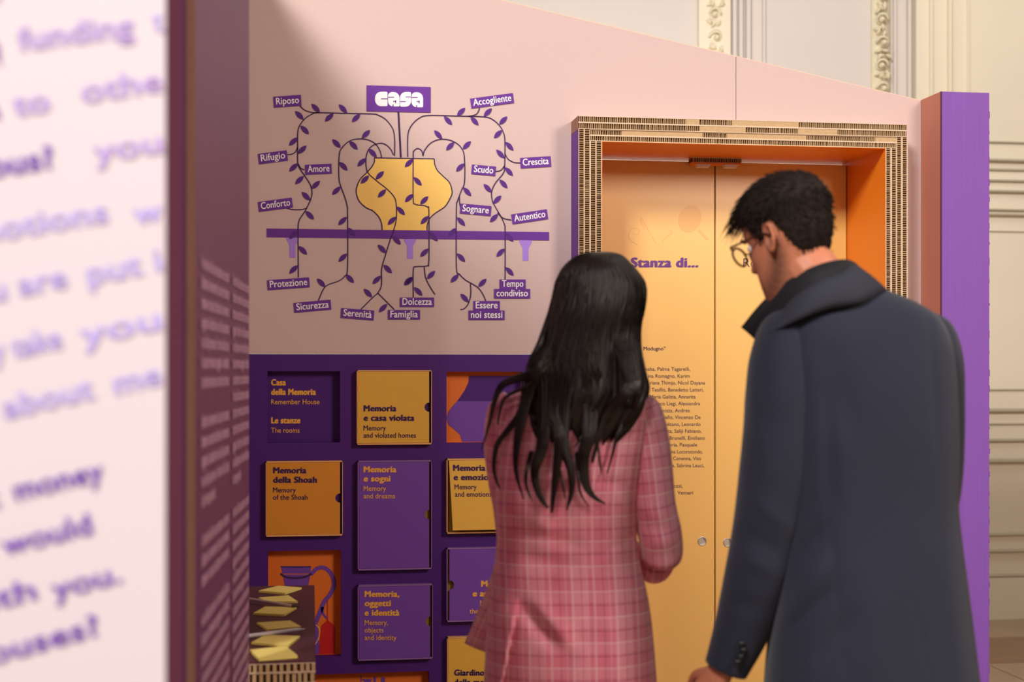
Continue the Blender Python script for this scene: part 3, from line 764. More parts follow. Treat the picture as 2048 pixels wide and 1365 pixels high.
pen(TB(455,1278,ZT+.011), TB(610,1258.5,ZT+.011), .0048, PENW, PENW, 'white pen lying between note pads on the counter', None)

# ================================================================== PEOPLE
def cdir(r, f, u): return Vector((RX*r + FX*f, RY*r + FY*f, u))
def ring_loft(secs, n=64, sub=6, disp=None, cap=True, closed=True):
    """secs: (centre, half-width vector, half-depth vector, exponent); returns a Mesh with metric uv"""
    C = catmull([s[0] for s in secs], sub); A = catmull([s[1] for s in secs], sub); Bq = catmull([s[2] for s in secs], sub)
    E = [v.x for v in catmull([(s[3], 0, 0) for s in secs], sub)]
    M = Mesh(); vs = []; uv = []; vlen = 0
    for i in range(len(C)):
        if i: vlen += (C[i]-C[i-1]).length
        prev = None; ul = 0; ring = []
        for k in range(n):
            t = 2*PI*k/n; c, s = math.cos(t), math.sin(t)
            e = 2/E[i]
            p = C[i] + A[i]*(abs(c)**e*(1 if c >= 0 else -1)) + Bq[i]*(abs(s)**e*(1 if s >= 0 else -1))
            ring.append(p)
        av = A[i].length
        for k, p in enumerate(ring):
            t = 2*PI*k/n
            # metric u: x across for front/back
            uv.append(((p-C[i]).dot(A[i].normalized()) + (0 if math.sin(t) < 0 else .013), vlen))
            q = p
            if disp: q = disp(p, t)
            vs.append(q)
    m_ = len(C)
    fs = [(i*n+k, i*n+(k+1)%n, (i+1)*n+(k+1)%n, (i+1)*n+k) for i in range(m_-1) for k in range(n)]
    if cap: fs += [tuple(range(n))[::-1], tuple((m_-1)*n+k for k in range(n))]
    M.add(vs, fs); M.uv = uv
    return M
def merge(*ms):
    M = Mesh(); M.uv = []
    for a in ms:
        M.add(a.v, a.f); M.uv += a.uv if a.uv else [(0, 0)]*len(a.v)
    return M
def creases(items, toward):
    """items: (x0,y0,x1,y1,width px,height m) soft folds in the picture-facing side of a garment"""
    def f(p):
        x, y = to_px(p); h = 0
        for (x0,y0,x1,y1,w_,a) in items:
            dx, dy = x1-x0, y1-y0; L2 = dx*dx+dy*dy
            t = max(0, min(1, ((x-x0)*dx+(y-y0)*dy)/L2)); d2 = (x-x0-t*dx)**2+(y-y0-t*dy)**2
            h += a*math.exp(-d2/(w_*w_))*(1-.5*abs(2*t-1)**3)
        return h
    return f

# ---- skinned skeletons
def skin_mesh(verts, edges, rads, sub=2):
    me = bpy.data.meshes.new('s'); me.from_pydata([tuple(v) for v in verts], edges, [])
    o = bpy.data.objects.new('s', me); COL.objects.link(o)
    o.modifiers.new('s', 'SKIN'); o.modifiers.new('d', 'SUBSURF').levels = sub
    for i, r in enumerate(rads):
        me.skin_vertices[0].data[i].radius = r if hasattr(r, '__len__') else (r, r)
        me.skin_vertices[0].data[i].use_root = (i == 0)
    bpy.context.view_layer.update()
    ev = bpy.data.meshes.new_from_object(o.evaluated_get(bpy.context.evaluated_depsgraph_get()))
    M = Mesh(); M.add([v.co.copy() for v in ev.vertices], [tuple(p.vertices) for p in ev.polygons])
    bpy.data.objects.remove(o); bpy.data.meshes.remove(me); bpy.data.meshes.remove(ev)
    return M
def hand(wrist, d, across, s=1.0, curl=.35):
    """palm, four unequal curled fingers and a thumb; d = direction of the fingers, across = towards the thumb"""
    d = d.normalized(); across = (across - d*across.dot(d)).normalized(); nrm = d.cross(across).normalized()
    out = []
    pal = ring_loft([(wrist - d*.03*s, across*.027*s, nrm*.02*s, 2.2), (wrist, across*.028*s, nrm*.019*s, 2.3), (wrist + d*.03*s, across*.036*s, nrm*.018*s, 2.5),
                     (wrist + d*.07*s, across*.042*s, nrm*.016*s, 2.6), (wrist + d*.094*s, across*.040*s, nrm*.0125*s, 2.6), (wrist + d*.099*s, across*.034*s, nrm*.007*s, 2.4)], 20, 3)
    out.append(pal)
    for off, ln, dr in ((.0325,.072,0),(.0110,.08,.004),(-.0110,.075,.002),(-.0315,.058,-.006)):
        b = wrist + d*(.088+dr)*s + across*off*s; dd = d + across*off*1.6; p = [b - d*.02*s, b]; a = curl*.4
        for q in (.45, .3, .25):
            v = (dd.normalized()*math.cos(a) + nrm*math.sin(a)); p.append(p[-1] + v*ln*q*s); a += curl
        m = Mesh(); m.tube(catmull(p, 4), [.0098*s*(1-.22*k/16) if k < 15 else .006*s for k in range(17)], 10); out.append(m)
    b = wrist + d*.02*s + across*.026*s; v1 = (across*.75 + d*.7 + nrm*.25).normalized(); p = [b - v1*.01*s, b, b + v1*.042*s]
    v2 = (across*.35 + d*.95 + nrm*.4).normalized(); p += [p[-1] + v2*.03*s, p[-1] + v2*.056*s]
    m = Mesh(); m.tube(catmull(p, 4), [.0135*s*(1-.35*k/16) if k < 15 else .007*s for k in range(17)], 10); out.append(m)
    M = Mesh()
    for a in out: M.add(a.v, a.f)
    return M
HEADR = [(-.127,.012,.070,.045),(-.122,.028,.082,.020),(-.110,.042,.090,.0),(-.09,.052,.090,-.028),(-.07,.058,.090,-.046),(-.05,.062,.089,-.060),(-.03,.066,.088,-.072),
         (-.01,.069,.087,-.084),(.01,.071,.085,-.092),(.03,.073,.087,-.097),(.05,.0755,.089,-.1),(.07,.076,.086,-.1),(.09,.072,.078,-.094),(.107,.062,.064,-.08),(.12,.046,.044,-.058),(.128,.028,.024,-.034),(.1315,.006,.004,-.012)]
def head_surface(extra=None, n=56, sub=3):
    """local head: x right, y forward, z up"""
    R = catmull([(a, b, 0) for a, b, c, d in HEADR], sub); R2 = catmull([(c, d, 0) for a, b, c, d in HEADR], sub)
    vs = []
    for i in range(len(R)):
        z, hw = R[i].x, R[i].y; fr_, bk = R2[i].x, R2[i].y; cy = (fr_+bk)/2; hd = (fr_-bk)/2
        for k in range(n):
            t = 2*PI*k/n; c, s = math.cos(t), math.sin(t); e = 2/2.25
            x = hw*abs(c)**e*(1 if c >= 0 else -1); y = cy + hd*abs(s)**e*(1 if s >= 0 else -1)
            if s > 0:       # face relief
                g = lambda x0, z0, sx, sz: math.exp(-((abs(x)-x0)/sx)**2-((z-z0)/sz)**2)
                y += .026*g(0,-.022,.011,.012) + .017*g(0,-.004,.009,.014) + .010*g(0,.015,.009,.016) + .006*g(0,-.055,.02,.006) + .006*g(0,-.068,.018,.006) - .004*g(0,-.0615,.02,.003)
                y += -.010*g(.031,.016,.015,.010) + .005*g(.03,.038,.02,.007) + .005*g(0,-.105,.02,.014) + .005*g(.045,-.012,.018,.018)
            vs.append(Vector((x, y, z)))
    m_ = len(R)
    fs = [(i*n+k, i*n+(k+1)%n, (i+1)*n+(k+1)%n, (i+1)*n+k) for i in range(m_-1) for k in range(n)]
    fs += [tuple(range(n))[::-1], tuple((m_-1)*n+k for k in range(n))]
    return vs, fs
def ear(M, sgn):
    # a cupped shell: rim, inner bowl, lobe, with a back side
    n = 22; rows = [(.05,-.002),(.3,-.001),(.5,.001),(.68,.004),(.82,.0085),(.93,.0095),(1,.007),(.97,.002),(.8,-.004),(.5,-.010)]
    vs = []
    for rf, h in rows:
        for k in range(n):
            t = 2*PI*k/n; up = math.sin(t); fw = math.cos(t)
            w_ = (.0175 if up > -.2 else .0175*(1-.45*(-up-.2)/.8)); hh = .033 if up > 0 else .031
            y = fw*w_*rf; z = up*hh*rf + .002; out = h + (-y)*.55 + .003
            vs.append((sgn*(.0745 + out), -.006 + y - z*.12, z))
    m_ = len(rows)
    M.add(vs, [(i*n+k, i*n+(k+1)%n, (i+1)*n+(k+1)%n, (i+1)*n+k) for i in range(m_-1) for k in range(n)] + [tuple(range(n))[::-1], tuple((m_-1)*n+k for k in range(n))])
class Head:
    def __init__(s, c, yaw, pitch, roll=0, k=1.0):
        # yaw: turned left of the camera's own direction
        s.c = c; s.k = k
        base = Matrix(((RX, FX, 0), (RY, FY, 0), (0, 0, 1)))
        s.R = base @ Matrix.Rotation(yaw, 3, 'Z') @ Matrix.Rotation(-pitch, 3, 'X') @ Matrix.Rotation(roll, 3, 'Y')
    def __call__(s, p): return s.c + s.R @ (Vector(p)*s.k)
def body_parts(H, name_eyes=True):
    M = Mesh(); vs, fs = head_surface(); M.add([H(v) for v in vs], fs)
    e = Mesh(); ear(e, 1); ear(e, -1); M.add([H(v) for v in e.v], e.f)
    return M
def finish_body(M, parent, m_, voxel=.004):
    o = make('body', M, m_, parent, smooth=True)
    r = o.modifiers.new('remesh', 'REMESH'); r.mode = 'VOXEL'; r.voxel_size = voxel; r.use_smooth_shade = True
    s = o.modifiers.new('smooth', 'SMOOTH'); s.factor = .5; s.iterations = 2
    return o
def skin_mat(name, rgb, stub=None, headc=None, R=None):
    m = mat(name, rgb, .5, noise=.07, nscale=30, bump=.1, bscale=400, spec=.35)
    b = m.node_tree.nodes['Principled BSDF']; b.inputs['Subsurface Weight'].default_value = .12
    b.inputs['Subsurface Radius'].default_value = (.012, .004, .002); b.inputs['Subsurface Scale'].default_value = 1
    return m
def eyes(H, parent):
    wh = mat('eye_white', (232, 226, 220), .2); ir = mat('iris', (60, 38, 24), .15)
    for s in (-1, 1):
        m = Mesh(); m.ellipsoid((0,0,0), (.0115, .0115, .0115), nu=16, nv=12); m.v = [H(v + Vector((s*.031, .0705, .016))) for v in m.v]; e = make('eye', m, wh, parent, smooth=True)
        m = Mesh(); m.ellipsoid((0,0,0), (.0055, .002, .0055), nu=12, nv=8); m.v = [H(v + Vector((s*.031, .0815, .016))) for v in m.v]; make('iris', m, ir, e, smooth=True)

# ---------------------------------------------------------------- plaid cloth
def plaid():
    m = bpy.data.materials.new('pink_plaid'); m.use_nodes = True; nt = m.node_tree; b = nt.nodes['Principled BSDF']
    b.inputs['Roughness'].default_value = .8; b.inputs['Sheen Weight'].default_value = .25; b.inputs['Specular IOR Level'].default_value = .25
    uv = nt.nodes.new('ShaderNodeUVMap'); sp = nt.nodes.new('ShaderNodeSeparateXYZ'); nt.links.new(uv.outputs[0], sp.inputs[0])
    def mth(op, a, b_=None, c=None):
        n = nt.nodes.new('ShaderNodeMath'); n.operation = op
        for i, v in enumerate((a, b_, c)):
            if v is None: continue
            if isinstance(v, (int, float)): n.inputs[i].default_value = v
            else: nt.links.new(v, n.inputs[i])
        return n.outputs[0]
    def bands(src, period, lst):
        f = mth('FRACT', mth('MULTIPLY', src, 1/period)); acc = None
        for c, w_, a in lst:
            d = mth('ABSOLUTE', mth('SUBTRACT', f, c)); v = mth('MULTIPLY', mth('LESS_THAN', d, w_/2), a)
            acc = v if acc is None else mth('MAXIMUM', acc, v)
        return acc
    col = None
    base = nt.nodes.new('ShaderNodeRGB'); base.outputs[0].default_value = lin((224, 124, 146))
    def mix(fac, a, c2):
        n = nt.nodes.new('ShaderNodeMix'); n.data_type = 'RGBA'; nt.links.new(fac, n.inputs[0]); nt.links.new(a, n.inputs[6]); n.inputs[7].default_value = lin(c2); return n.outputs[2]
    u, v = sp.outputs[0], sp.outputs[1]
    c = base.outputs[0]
    c = mix(bands(u, .092, [(.2, .36, .22)]), c, (246, 196, 204))
    c = mix(bands(v, .052, [(.10,.03,.3),(.17,.03,.3),(.24,.03,.3),(.31,.03,.3),(.38,.03,.3)]), c, (250, 204, 212))
    c = mix(mth('MAXIMUM', bands(u, .046, [(.5,.06,.38)]), bands(v, .052, [(.54,.045,.6)])), c, (146, 46, 74))
    c = mix(mth('MAXIMUM', bands(u, .046, [(.08,.09,.36),(.78,.05,.3)]), bands(v, .052, [(.02,.05,.55)])), c, (255, 222, 226))
    nt.links.new(c, b.inputs['Base Color'])
    n2 = nt.nodes.new('ShaderNodeTexNoise'); n2.inputs['Scale'].default_value = 600
    bp = nt.nodes.new('ShaderNodeBump'); bp.inputs['Strength'].default_value = .2; bp.inputs['Distance'].default_value = .001
    nt.links.new(n2.outputs[0], bp.inputs['Height']); nt.links.new(bp.outputs[0], b.inputs['Normal'])
    return m
HAIRB = mat('black_hair', (27, 17, 13), .42, noise=.4, nscale=60, spec=.35, stretch=(1, 1, .1))

# ================================================================== WOMAN
DW = 3.1; KW = F/DW
wr = empty('person', Vector((at_depth(1140, 700, DW).x, at_depth(1140, 700, DW).y, 0)), 'woman with long dark hair in a pink plaid blazer, seen from behind', 'person')
PL = plaid()
r1 = cdir(1, 0, 0); f1 = cdir(0, 1, 0)
def sec(y, l, r, hd, off=0., D_=DW, e=2.4):
    c = at_depth((l+r)/2, y, D_+off); hw = (r-l)/2/F*(D_+off); return (c, r1*hw, f1*hd, e)
wc = creases([(1200,962,1250,968,6,-.012),(1238,990,1262,1030,12,.008),(1060,1122,1150,1132,14,-.007),(1120,1150,1240,1100,16,.008),(1150,1135,1270,1075,10,-.007),
              (1045,1215,1110,1290,16,-.012),(1070,1205,1150,1300,16,.007),(1178,1150,1178,1420,3,-.004),(1000,1010,1100,1060,16,.006),(1030,1060,1160,1090,14,-.006),
              (1240,1110,1290,1210,18,.006),(1210,1180,1250,1400,20,.007),(1090,960,1090,1100,26,.005),(1120,1340,1170,1260,18,-.006),(1010,900,1060,1000,20,-.005)], None)
def wdisp(p, t):
    if math.sin(t) > .35: return p
    x, y = to_px(p); h = wc(p)
    if y > 1200:       # vent: the left flap lies over the middle one
        xl = 1037 - (y-1200)*.19; s = min(1, (y-1200)/30)
        if x < xl: h += .012*s
        elif x < xl+7: h -= .004*s
    return p - f1*h*(1 if math.sin(t) < 0 else .5)
secs = [sec(742,1135,1215,.05,-.0), sec(756,1100,1240,.065), sec(772,1055,1272,.08), sec(792,1018,1298,.095), sec(820,1000,1305,.108,.0), sec(870,992,1300,.118), sec(930,988,1288,.12),
        sec(1000,990,1275,.115), sec(1060,994,1273,.108,.005), sec(1110,991,1277,.105,.005), sec(1170,984,1290,.115,.0), sec(1230,976,1301,.128,-.005), sec(1300,971,1308,.136,-.005), sec(1365,968,1313,.138,0), sec(1425,966,1317,.14,0)]
jm = ring_loft(secs, 160, 8, wdisp)
jk = make('blazer', jm, PL, wr, smooth=True)
def sleeve(path, n=40, sub=6, disp=None, e=2.1):
    """path: (point, radius across, radius depth)"""
    S_ = []
    for i, (p, a, b) in enumerate(path):
        t = (path[min(i+1, len(path)-1)][0] - path[max(i-1, 0)][0]).normalized()
        ax = r1 - t*r1.dot(t)
        if ax.length < .3: ax = Vector((0,0,1)) - t*t.z
        ax.normalize(); bx = t.cross(ax).normalized()
        if bx.dot(f1) < 0 and abs(t.z) > .5: bx = -bx
        S_.append((p, ax*a, bx*b, e))
    return ring_loft(S_, n, sub, disp)
def q(x, y, dd=0., D_=DW): return at_depth(x, y, D_+dd)
sc_w = creases([(1262,900,1330,880,8,-.003),(1270,1010,1340,1040,12,.006),(1262,1050,1330,1060,9,-.006),(1280,1090,1350,1085,10,.006),(1290,1120,1350,1110,8,-.005)], None)
def sdisp(p, t): return p - f1*sc_w(p)
sl = sleeve([(q(1262,800,.0), .030, .05), (q(1278,822,.0), .047, .065), (q(1291,880,.0), .051, .066), (q(1301,950,0), .049, .062), (q(1308,1010,0), .047, .058), (q(1319,1065,.01), .048, .056),
             (q(1323,1103,.03), .046, .054), (q(1312,1122,.08), .042, .046), (q(1290,1120,.16), .038, .038), (q(1262,1110,.25), .034, .034)], 56, 7, sdisp)
make('sleeve', sl, PL, wr, smooth=True)
sl = sleeve([(q(1030,800,.0), .03, .05), (q(1014,822,.0), .042, .062), (q(1008,880,.0), .044, .062), (q(1012,945,.01), .042, .058), (q(1022,1010,.03), .040, .054), (q(1030,1070,.08), .040, .048), (q(1045,1095,.14), .038, .04), (q(1080,1095,.22), .036, .038), (q(1130,1080,.28), .034, .034)], 48, 7)
make('sleeve', sl, PL, wr, smooth=True)
# left front of the blazer flaring out
m = Mesh(); n = 14; vs = []; uv = []
for i in range(n+1):
    t = i/n
    a = q(992 - 60*t**1.15, 1130 + 158*t, .10 + .10*t); b = q(1000 - 18*t, 1130 + 178*t, .02)
    for j in range(9):
        k = j/8; p = a.lerp(b, k) + r1*(-.004*math.sin(k*PI)); vs.append(p); uv.append((k*.075*t + .02, 1.0 + .22*t))
m.add(vs, [(i*9+j, i*9+j+1, (i+1)*9+j+1, (i+1)*9+j) for i in range(n) for j in range(8)]); m.uv = uv
o = make('blazer_front', m, PL, wr, smooth=True); o.modifiers.new('s', 'SOLIDIFY').thickness = .004
# collar
m = Mesh(); n = 12; vs = []
for i in range(n+1):
    a = math.radians(200 + 140*i/n) ; c, s = math.cos(a), math.sin(a)
    vs += [q(1185,738,.02) + r1*c*.066 + f1*s*.06, q(1185,762,.02) + r1*c*.095 + f1*s*.085]
m.add(vs, [(2*i, 2*i+1, 2*i+3, 2*i+2) for i in range(n)]); m.uv = [(v.x, v.z) for v in vs]
o = make('collar', m, PL, wr, smooth=True); o.modifiers.new('s', 'SOLIDIFY').thickness = .005
# body
SKW = skin_mat('fair_skin', (214, 158, 128))
HW = Head(q(1199, 625, .025), math.radians(-12), math.radians(8), 0, .93)
def zf(p, z): return Vector((p.x, p.y, z))
pc = q(1140, 740, .02)
J = {}
pel = zf(q(1142,0,.0), .93); hl = zf(q(1095,0,0), .90); hr = zf(q(1190,0,0), .90)
kl = zf(q(1090,0,.02), .48); kr = zf(q(1192,0,.03), .48); al = zf(q(1085,0,-.01), .08); ar = zf(q(1196,0,0), .08)
tl_, tr_ = al + f1*.15 - Vector((0,0,.045)), ar + f1*.15 - Vector((0,0,.045))
ch = q(1150, 860, .01); nk = q(1172, 760, .01); nh = HW((0, -.015, -.07)); hd0 = HW((0, 0, -.01))
shl, shr = q(1050, 815, .01), q(1262, 815, .01); ell, elr = q(1032,1080,.08), q(1320,1105,.03); wl, wrr = q(1150,1075,.30), q(1240,1105,.31)
V = [pel, zf(pel.lerp(ch,.5), pel.z*.5+ch.z*.5), ch, nk, nh, hd0, shl, ell, wl, shr, elr, wrr, hl, kl, al, tl_, hr, kr, ar, tr_]
E = [(0,1),(1,2),(2,3),(3,4),(4,5),(2,6),(6,7),(7,8),(2,9),(9,10),(10,11),(0,12),(12,13),(13,14),(14,15),(0,16),(16,17),(17,18),(18,19)]
Rr = [.10,.085,.085,.05,.047,.05,.036,.028,.022,.036,.028,.022,.075,.045,.032,.03,.075,.045,.032,.03]
BM = skin_mesh(V, E, Rr)
x_ = body_parts(HW); BM.add(x_.v, x_.f)
h1 = hand(wl, (wl-ell)*.5 + r1*.5, Vector((0,0,1)), .9, .4); h2 = hand(wrr, (wrr-elr), Vector((0,0,1)), .9, .4); BM.add(h1.v, h1.f); BM.add(h2.v, h2.f)
finish_body(BM, wr, SKW, .005); eyes(HW, wr)
TRW = mat('black_trousers', (30, 28, 34), .85, noise=.1)
def legs(hipL, hipR, kL, kR, aL, aR, top, rw, m_, parent, name='trousers'):
    Ms = []; hipL = zf(hipL, top-.12); hipR = zf(hipR, top-.12)
    for h, k, a in ((hipL, kL, aL), (hipR, kR, aR)):
        Ms.append(sleeve([(h + Vector((0,0,.06)), rw*.9, rw*.9), (h, rw, rw*1.05), (h.lerp(k,.5), rw*.85, rw*.9), (k, rw*.68, rw*.72), (k.lerp(a,.6), rw*.62, rw*.66), (a + Vector((0,0,.0)), rw*.6, rw*.65)], 32, 4))
    c = (hipL+hipR)/2
    Ms.append(ring_loft([(zf(c, top), r1*rw*1.75, f1*rw*1.25, 2.3), (zf(c, hipL.z+.05), r1*rw*1.95, f1*rw*1.4, 2.4), (zf(c, hipL.z-.06), r1*rw*1.9, f1*rw*1.25, 2.5)], 40, 5))
    make(name, merge(*Ms), m_, parent, smooth=True)
def shoes(a, m_, parent, s=1.):
    for p in a:
        p0 = Vector((p.x, p.y, 0))
        m = ring_loft([(p0 - f1*.07*s + Vector((0,0,.035)), r1*.02*s, Vector((0,0,.03)), 2.5), (p0 - f1*.05*s + Vector((0,0,.042)), r1*.036*s, Vector((0,0,.041)), 2.6), (p0 + f1*.0*s + Vector((0,0,.05)), r1*.038*s, Vector((0,0,.049)), 2.5),
                       (p0 + f1*.08*s + Vector((0,0,.034)), r1*.042*s, Vector((0,0,.033)), 2.6), (p0 + f1*.15*s + Vector((0,0,.024)), r1*.042*s, Vector((0,0,.023)), 2.6), (p0 + f1*.19*s + Vector((0,0,.018)), r1*.02*s, Vector((0,0,.012)), 2.2)], 24, 4)
        make('shoe', m, m_, parent, smooth=True)
legs(hl, hr, kl, kr, al - Vector((0,0,.02)), ar - Vector((0,0,.02)), .93, .068, TRW, wr)
shoes((al, ar), mat('black_leather', (24, 20, 20), .35), wr)
# hair: core plus locks
HS = [(506,1180,1216,.02,.0),(510,1163,1236,.05,.0),(520,1144,1251,.075,0),(540,1124,1269,.095,0),(568,1112,1289,.105,-.002),(600,1105,1290,.108,-.006),(630,1097,1285,.108,-.012),(660,1089,1279,.100,-.02),
      (700,1076,1280,.09,-.035),(740,1063,1287,.08,-.05),(775,1054,1294,.066,-.07),(800,1056,1286,.05,-.09),(825,1064,1262,.03,-.108),(845,1080,1230,.012,-.12)]
hsec = [(q((l+r)/2, y, off+.012), r1*((r-l)/2/KW), f1*hd, 2.15) for (y,l,r,hd,off) in HS]
rnd = random.Random(11)
def hdisp(p, t):
    x, y = to_px(p)
    if y > 770: p = p + Vector((0, 0, -.03*(y-770)/60*(.5+.5*math.sin(t*19)+.3*math.sin(t*47))))
    g = .5*math.sin(t*23 + y*.012) + .35*math.sin(t*41+1.3 + y*.02) + .25*math.sin(t*67+.5)
    return p + (f1*math.sin(t)+r1*math.cos(t))*.0035*g*min(1, max(0, (y-520)/90))
hm = ring_loft(hsec, 180, 6, hdisp)
hair = make('hair', hm, HAIRB, wr, smooth=True)
Cc = catmull([s[0] for s in hsec], 6); Aa = catmull([s[1] for s in hsec], 6); Bb = catmull([s[2] for s in hsec], 6)
def hp(i, t, k=1.0): return Cc[i] + (Aa[i]*math.cos(t) + Bb[i]*math.sin(t))*k
m = Mesh(); NR = len(Cc)
for k in range(700):      # strands lying on the core
    t = rnd.uniform(-PI*1.02, PI*.02) if k % 6 else rnd.uniform(-PI, PI)
    i0 = rnd.choice((3, 6, 9, 14, 20))
    pts = [hp(i, t + .04*math.sin(i*.1+k), 1.0 + rnd.uniform(-.004, .03)*.5) for i in range(i0, NR-rnd.choice((6, 10, 14)), 5)]
    P = catmull(pts, 2); n = len(P); r0 = rnd.uniform(.0016, .0032)
    m.tube(P, [r0*(.3 + .7*math.sin(PI*min(1, (j+1)/n)**.6)) if j < n-1 else .0003 for j in range(n)], 4, cap=False)
def surf(x, y):
    a = abs((x-1142)/150); b_ = -.128*(1-a**2.4)**(1/2.4) if a < 1 else 0
    c = min(abs((x-1010)/42), abs((x-1293)/50)) if y > 790 else 1; b2 = -.066*(1-c*c)**.5 if c < 1 else 0
    top = -.142 if y < 800 and 1060 < x < 1290 else 0
    return min(b_, b2, top, -.03) - .011
LOCKS = [([(640,-10),(500,70),(250,160),(170,300),(120,500),(40,780)],95,6,34,-.09),([(600,60),(450,170),(260,280),(210,420),(190,530)],30,6,10,-.1),
 ([(430,230),(400,380),(280,560),(190,680),(160,850),(180,980),(230,1090)],70,5,26,-.12),([(540,60),(440,300),(380,560),(350,780),(360,960),(430,1190)],130,8,50,-.125),
 ([(600,100),(600,350),(570,700),(510,900),(545,1100),(640,1250)],150,26,64,-.13),([(520,700),(440,900),(440,1050),(505,1200)],40,6,14,-.13),([(700,100),(660,400),(720,600),(700,850),(670,1100),(650,1300)],170,14,64,-.13),
 ([(800,100),(760,400),(760,700),(820,900),(820,1100),(770,1270)],150,10,52,-.132),([(1000,60),(985,350),(975,600),(925,800),(950,1020),(1020,1130),(1130,1195)],200,10,78,-.13),
 ([(860,700),(880,950),(900,1100),(990,1235)],40,6,14,-.134),([(1370,100),(1380,270),(1330,400),(1220,580),(1170,780),(1120,960)],60,6,36,-.112),([(1040,600),(1060,800),(1085,960)],16,4,5,-.13),
 ([(1280,-120),(1330,40),(1340,180),(1250,280),(1130,420),(1050,640),(990,880)],190,14,70,-.115),([(960,560),(900,620),(840,720)],28,5,8,-.128),([(700,850),(740,980),(775,1180)],26,5,8,-.133),
 ([(1280,-480),(1370,-220),(1430,0),(1470,200),(1465,280)],50,12,30,-.05),([(700,-480),(560,-200),(480,-40),(430,100)],50,40,30,-.05)]
for (L, w0, w1, N_, dep) in LOCKS:
    for k in range(N_):
        rj = rnd.random(); g0 = rnd.uniform(-.5, .5); e = rnd.uniform(.8, 1.0); nn = len(L); pts = []
        for i, (zx, zy) in enumerate(L):
            t = i/(nn-1); wd = w0 + (w1-w0)*t**.8
            a = L[max(i-1,0)]; b = L[min(i+1,nn-1)]; dx, dy = b[0]-a[0], b[1]-a[1]; l = math.hypot(dx, dy)
            ox = -dy/l*wd*g0 + rnd.gauss(0, 1.5); oy = dx/l*wd*g0
            lift = (1-(2*g0)**2)*.006*(1-t)
            dd = dep - .02*t if dep > -.07 else surf(950+(zx+ox)/4.266, 730+zy/4.266)
            dd += .05*max(0, 1-t*3.2)*(.6+.4*rj)
            pts.append(q(950+(zx+ox)/4.266, 730+(zy+oy)/4.266 - (rj*34 if i == 0 else 0), dd - lift))
        P = catmull(pts, 4); P = P[:max(4, int(len(P)*e))]; n = len(P); r0 = rnd.uniform(.0018, .0030)
        m.tube(P, [r0*min(1, .15+j/6)*(1-.8*(j/(n-1))**2) for j in range(n)], 4, cap=False)
make('hair_strand', m, HAIRB, hair, smooth=True)['kind'] = 'stuff'

# ================================================================== MAN
DM = 2.85
mr = empty('person', Vector((at_depth(1735, 700, DM).x, at_depth(1735, 700, DM).y, 0)), 'bearded man with glasses and short dark hair in a long navy coat', 'person')
NAVY = mat('navy_wool', (34, 37, 51), .85, noise=.12, nscale=9, bump=.25, bscale=900, sheen=.12, spec=.2)
NAVYC = mat('grey_collar', (46, 47, 56), .9, noise=.08, nscale=12, bump=.3, bscale=900, spec=.2)
BLK = mat('black_lining', (12, 13, 18), .8)
def g(x, y, dd=0.): return at_depth(x, y, DM+dd)
mc = creases([(1655,780,1662,1000,16,-.006),(1690,900,1690,1130,30,.004),(1655,1010,1692,1365,3.5,-.003),(1600,1120,1640,1060,12,-.01),(1560,1240,1650,1130,16,.012),(1585,1260,1660,1180,10,-.01),
              (1660,700,1700,860,30,-.006),(1830,1200,1860,1365,3.5,-.003),(1740,1150,1760,1400,40,.006),(1890,1100,1925,1400,20,.005),(1640,1320,1700,1230,14,-.007),(1860,640,1875,900,8,-.004),(1660,560,1660,700,60,.004)], None)
def mdisp(p, t):
    if math.sin(t) > .3: return p
    return p - f1*mc(p)
def ms(y, l, r, hd, off=0., e=2.5): 
    c = g((l+r)/2, y, off); return (c, r1*((r-l)/2/F*(DM+off)), f1*hd, e)
cs = [ms(556,1610,1715,.045,-.005), ms(575,1590,1752,.06), ms(592,1572,1795,.082), ms(612,1560,1838,.1), ms(640,1548,1874,.115), ms(690,1546,1897,.13), ms(760,1548,1906,.14), ms(850,1556,1909,.145), ms(930,1560,1909,.142),
      ms(1010,1562,1908,.14), ms(1100,1556,1917,.145), ms(1200,1548,1930,.152), ms(1300,1538,1942,.16), ms(1400,1530,1953,.165), ms(1600,1520,1968,.175)]
make('coat', ring_loft(cs, 150, 8, mdisp), NAVY, mr, smooth=True)
msc = creases([(1500,1000,1590,1060,14,.006),(1480,1060,1570,1110,12,-.006),(1470,1110,1560,1150,12,.006),(1500,760,1520,900,16,.005),(1440,1200,1540,1220,14,-.004),(1610,700,1640,800,8,-.004)], None)
def msd(p, t): return p - f1*msc(p)
sl = sleeve([(g(1612,640,.0), .045, .06), (g(1588,668,.0), .066, .085), (g(1575,720,-.01), .074, .09), (g(1570,790,-.02), .078, .088), (g(1567,860,-.02), .079, .085), (g(1556,950,-.02), .077, .08), (g(1536,1060,-.01), .070, .074), (g(1512,1160,.0), .064, .066), (g(1485,1255,.02), .056, .058), (g(1452,1338,.03), .044, .048)], 72, 8, msd)
ls = make('sleeve', sl, NAVY, mr, smooth=True)
for bx, by in ((1484,1290),(1488,1303),(1482,1316),(1476,1327)):
    m = Mesh(); p = g(bx, by, -.036); m.ellipsoid(p, (.007, .0035, .007), nu=14, nv=8); make('cuff_button', m, mat('button', (14,14,18), .35), ls, smooth=True)
sl = sleeve([(g(1832,640,.02), .03, .05), (g(1856,668,.02), .048, .07), (g(1870,720,.02), .052, .075), (g(1876,800,.03), .05, .07), (g(1878,880,.04), .048, .065), (g(1878,950,.06), .045, .06), (g(1872,1000,.09), .042, .052), (g(1850,1022,.16), .038, .042), (g(1810,1035,.26), .034, .036)], 48, 7)
make('sleeve', sl, NAVY, mr, smooth=True)
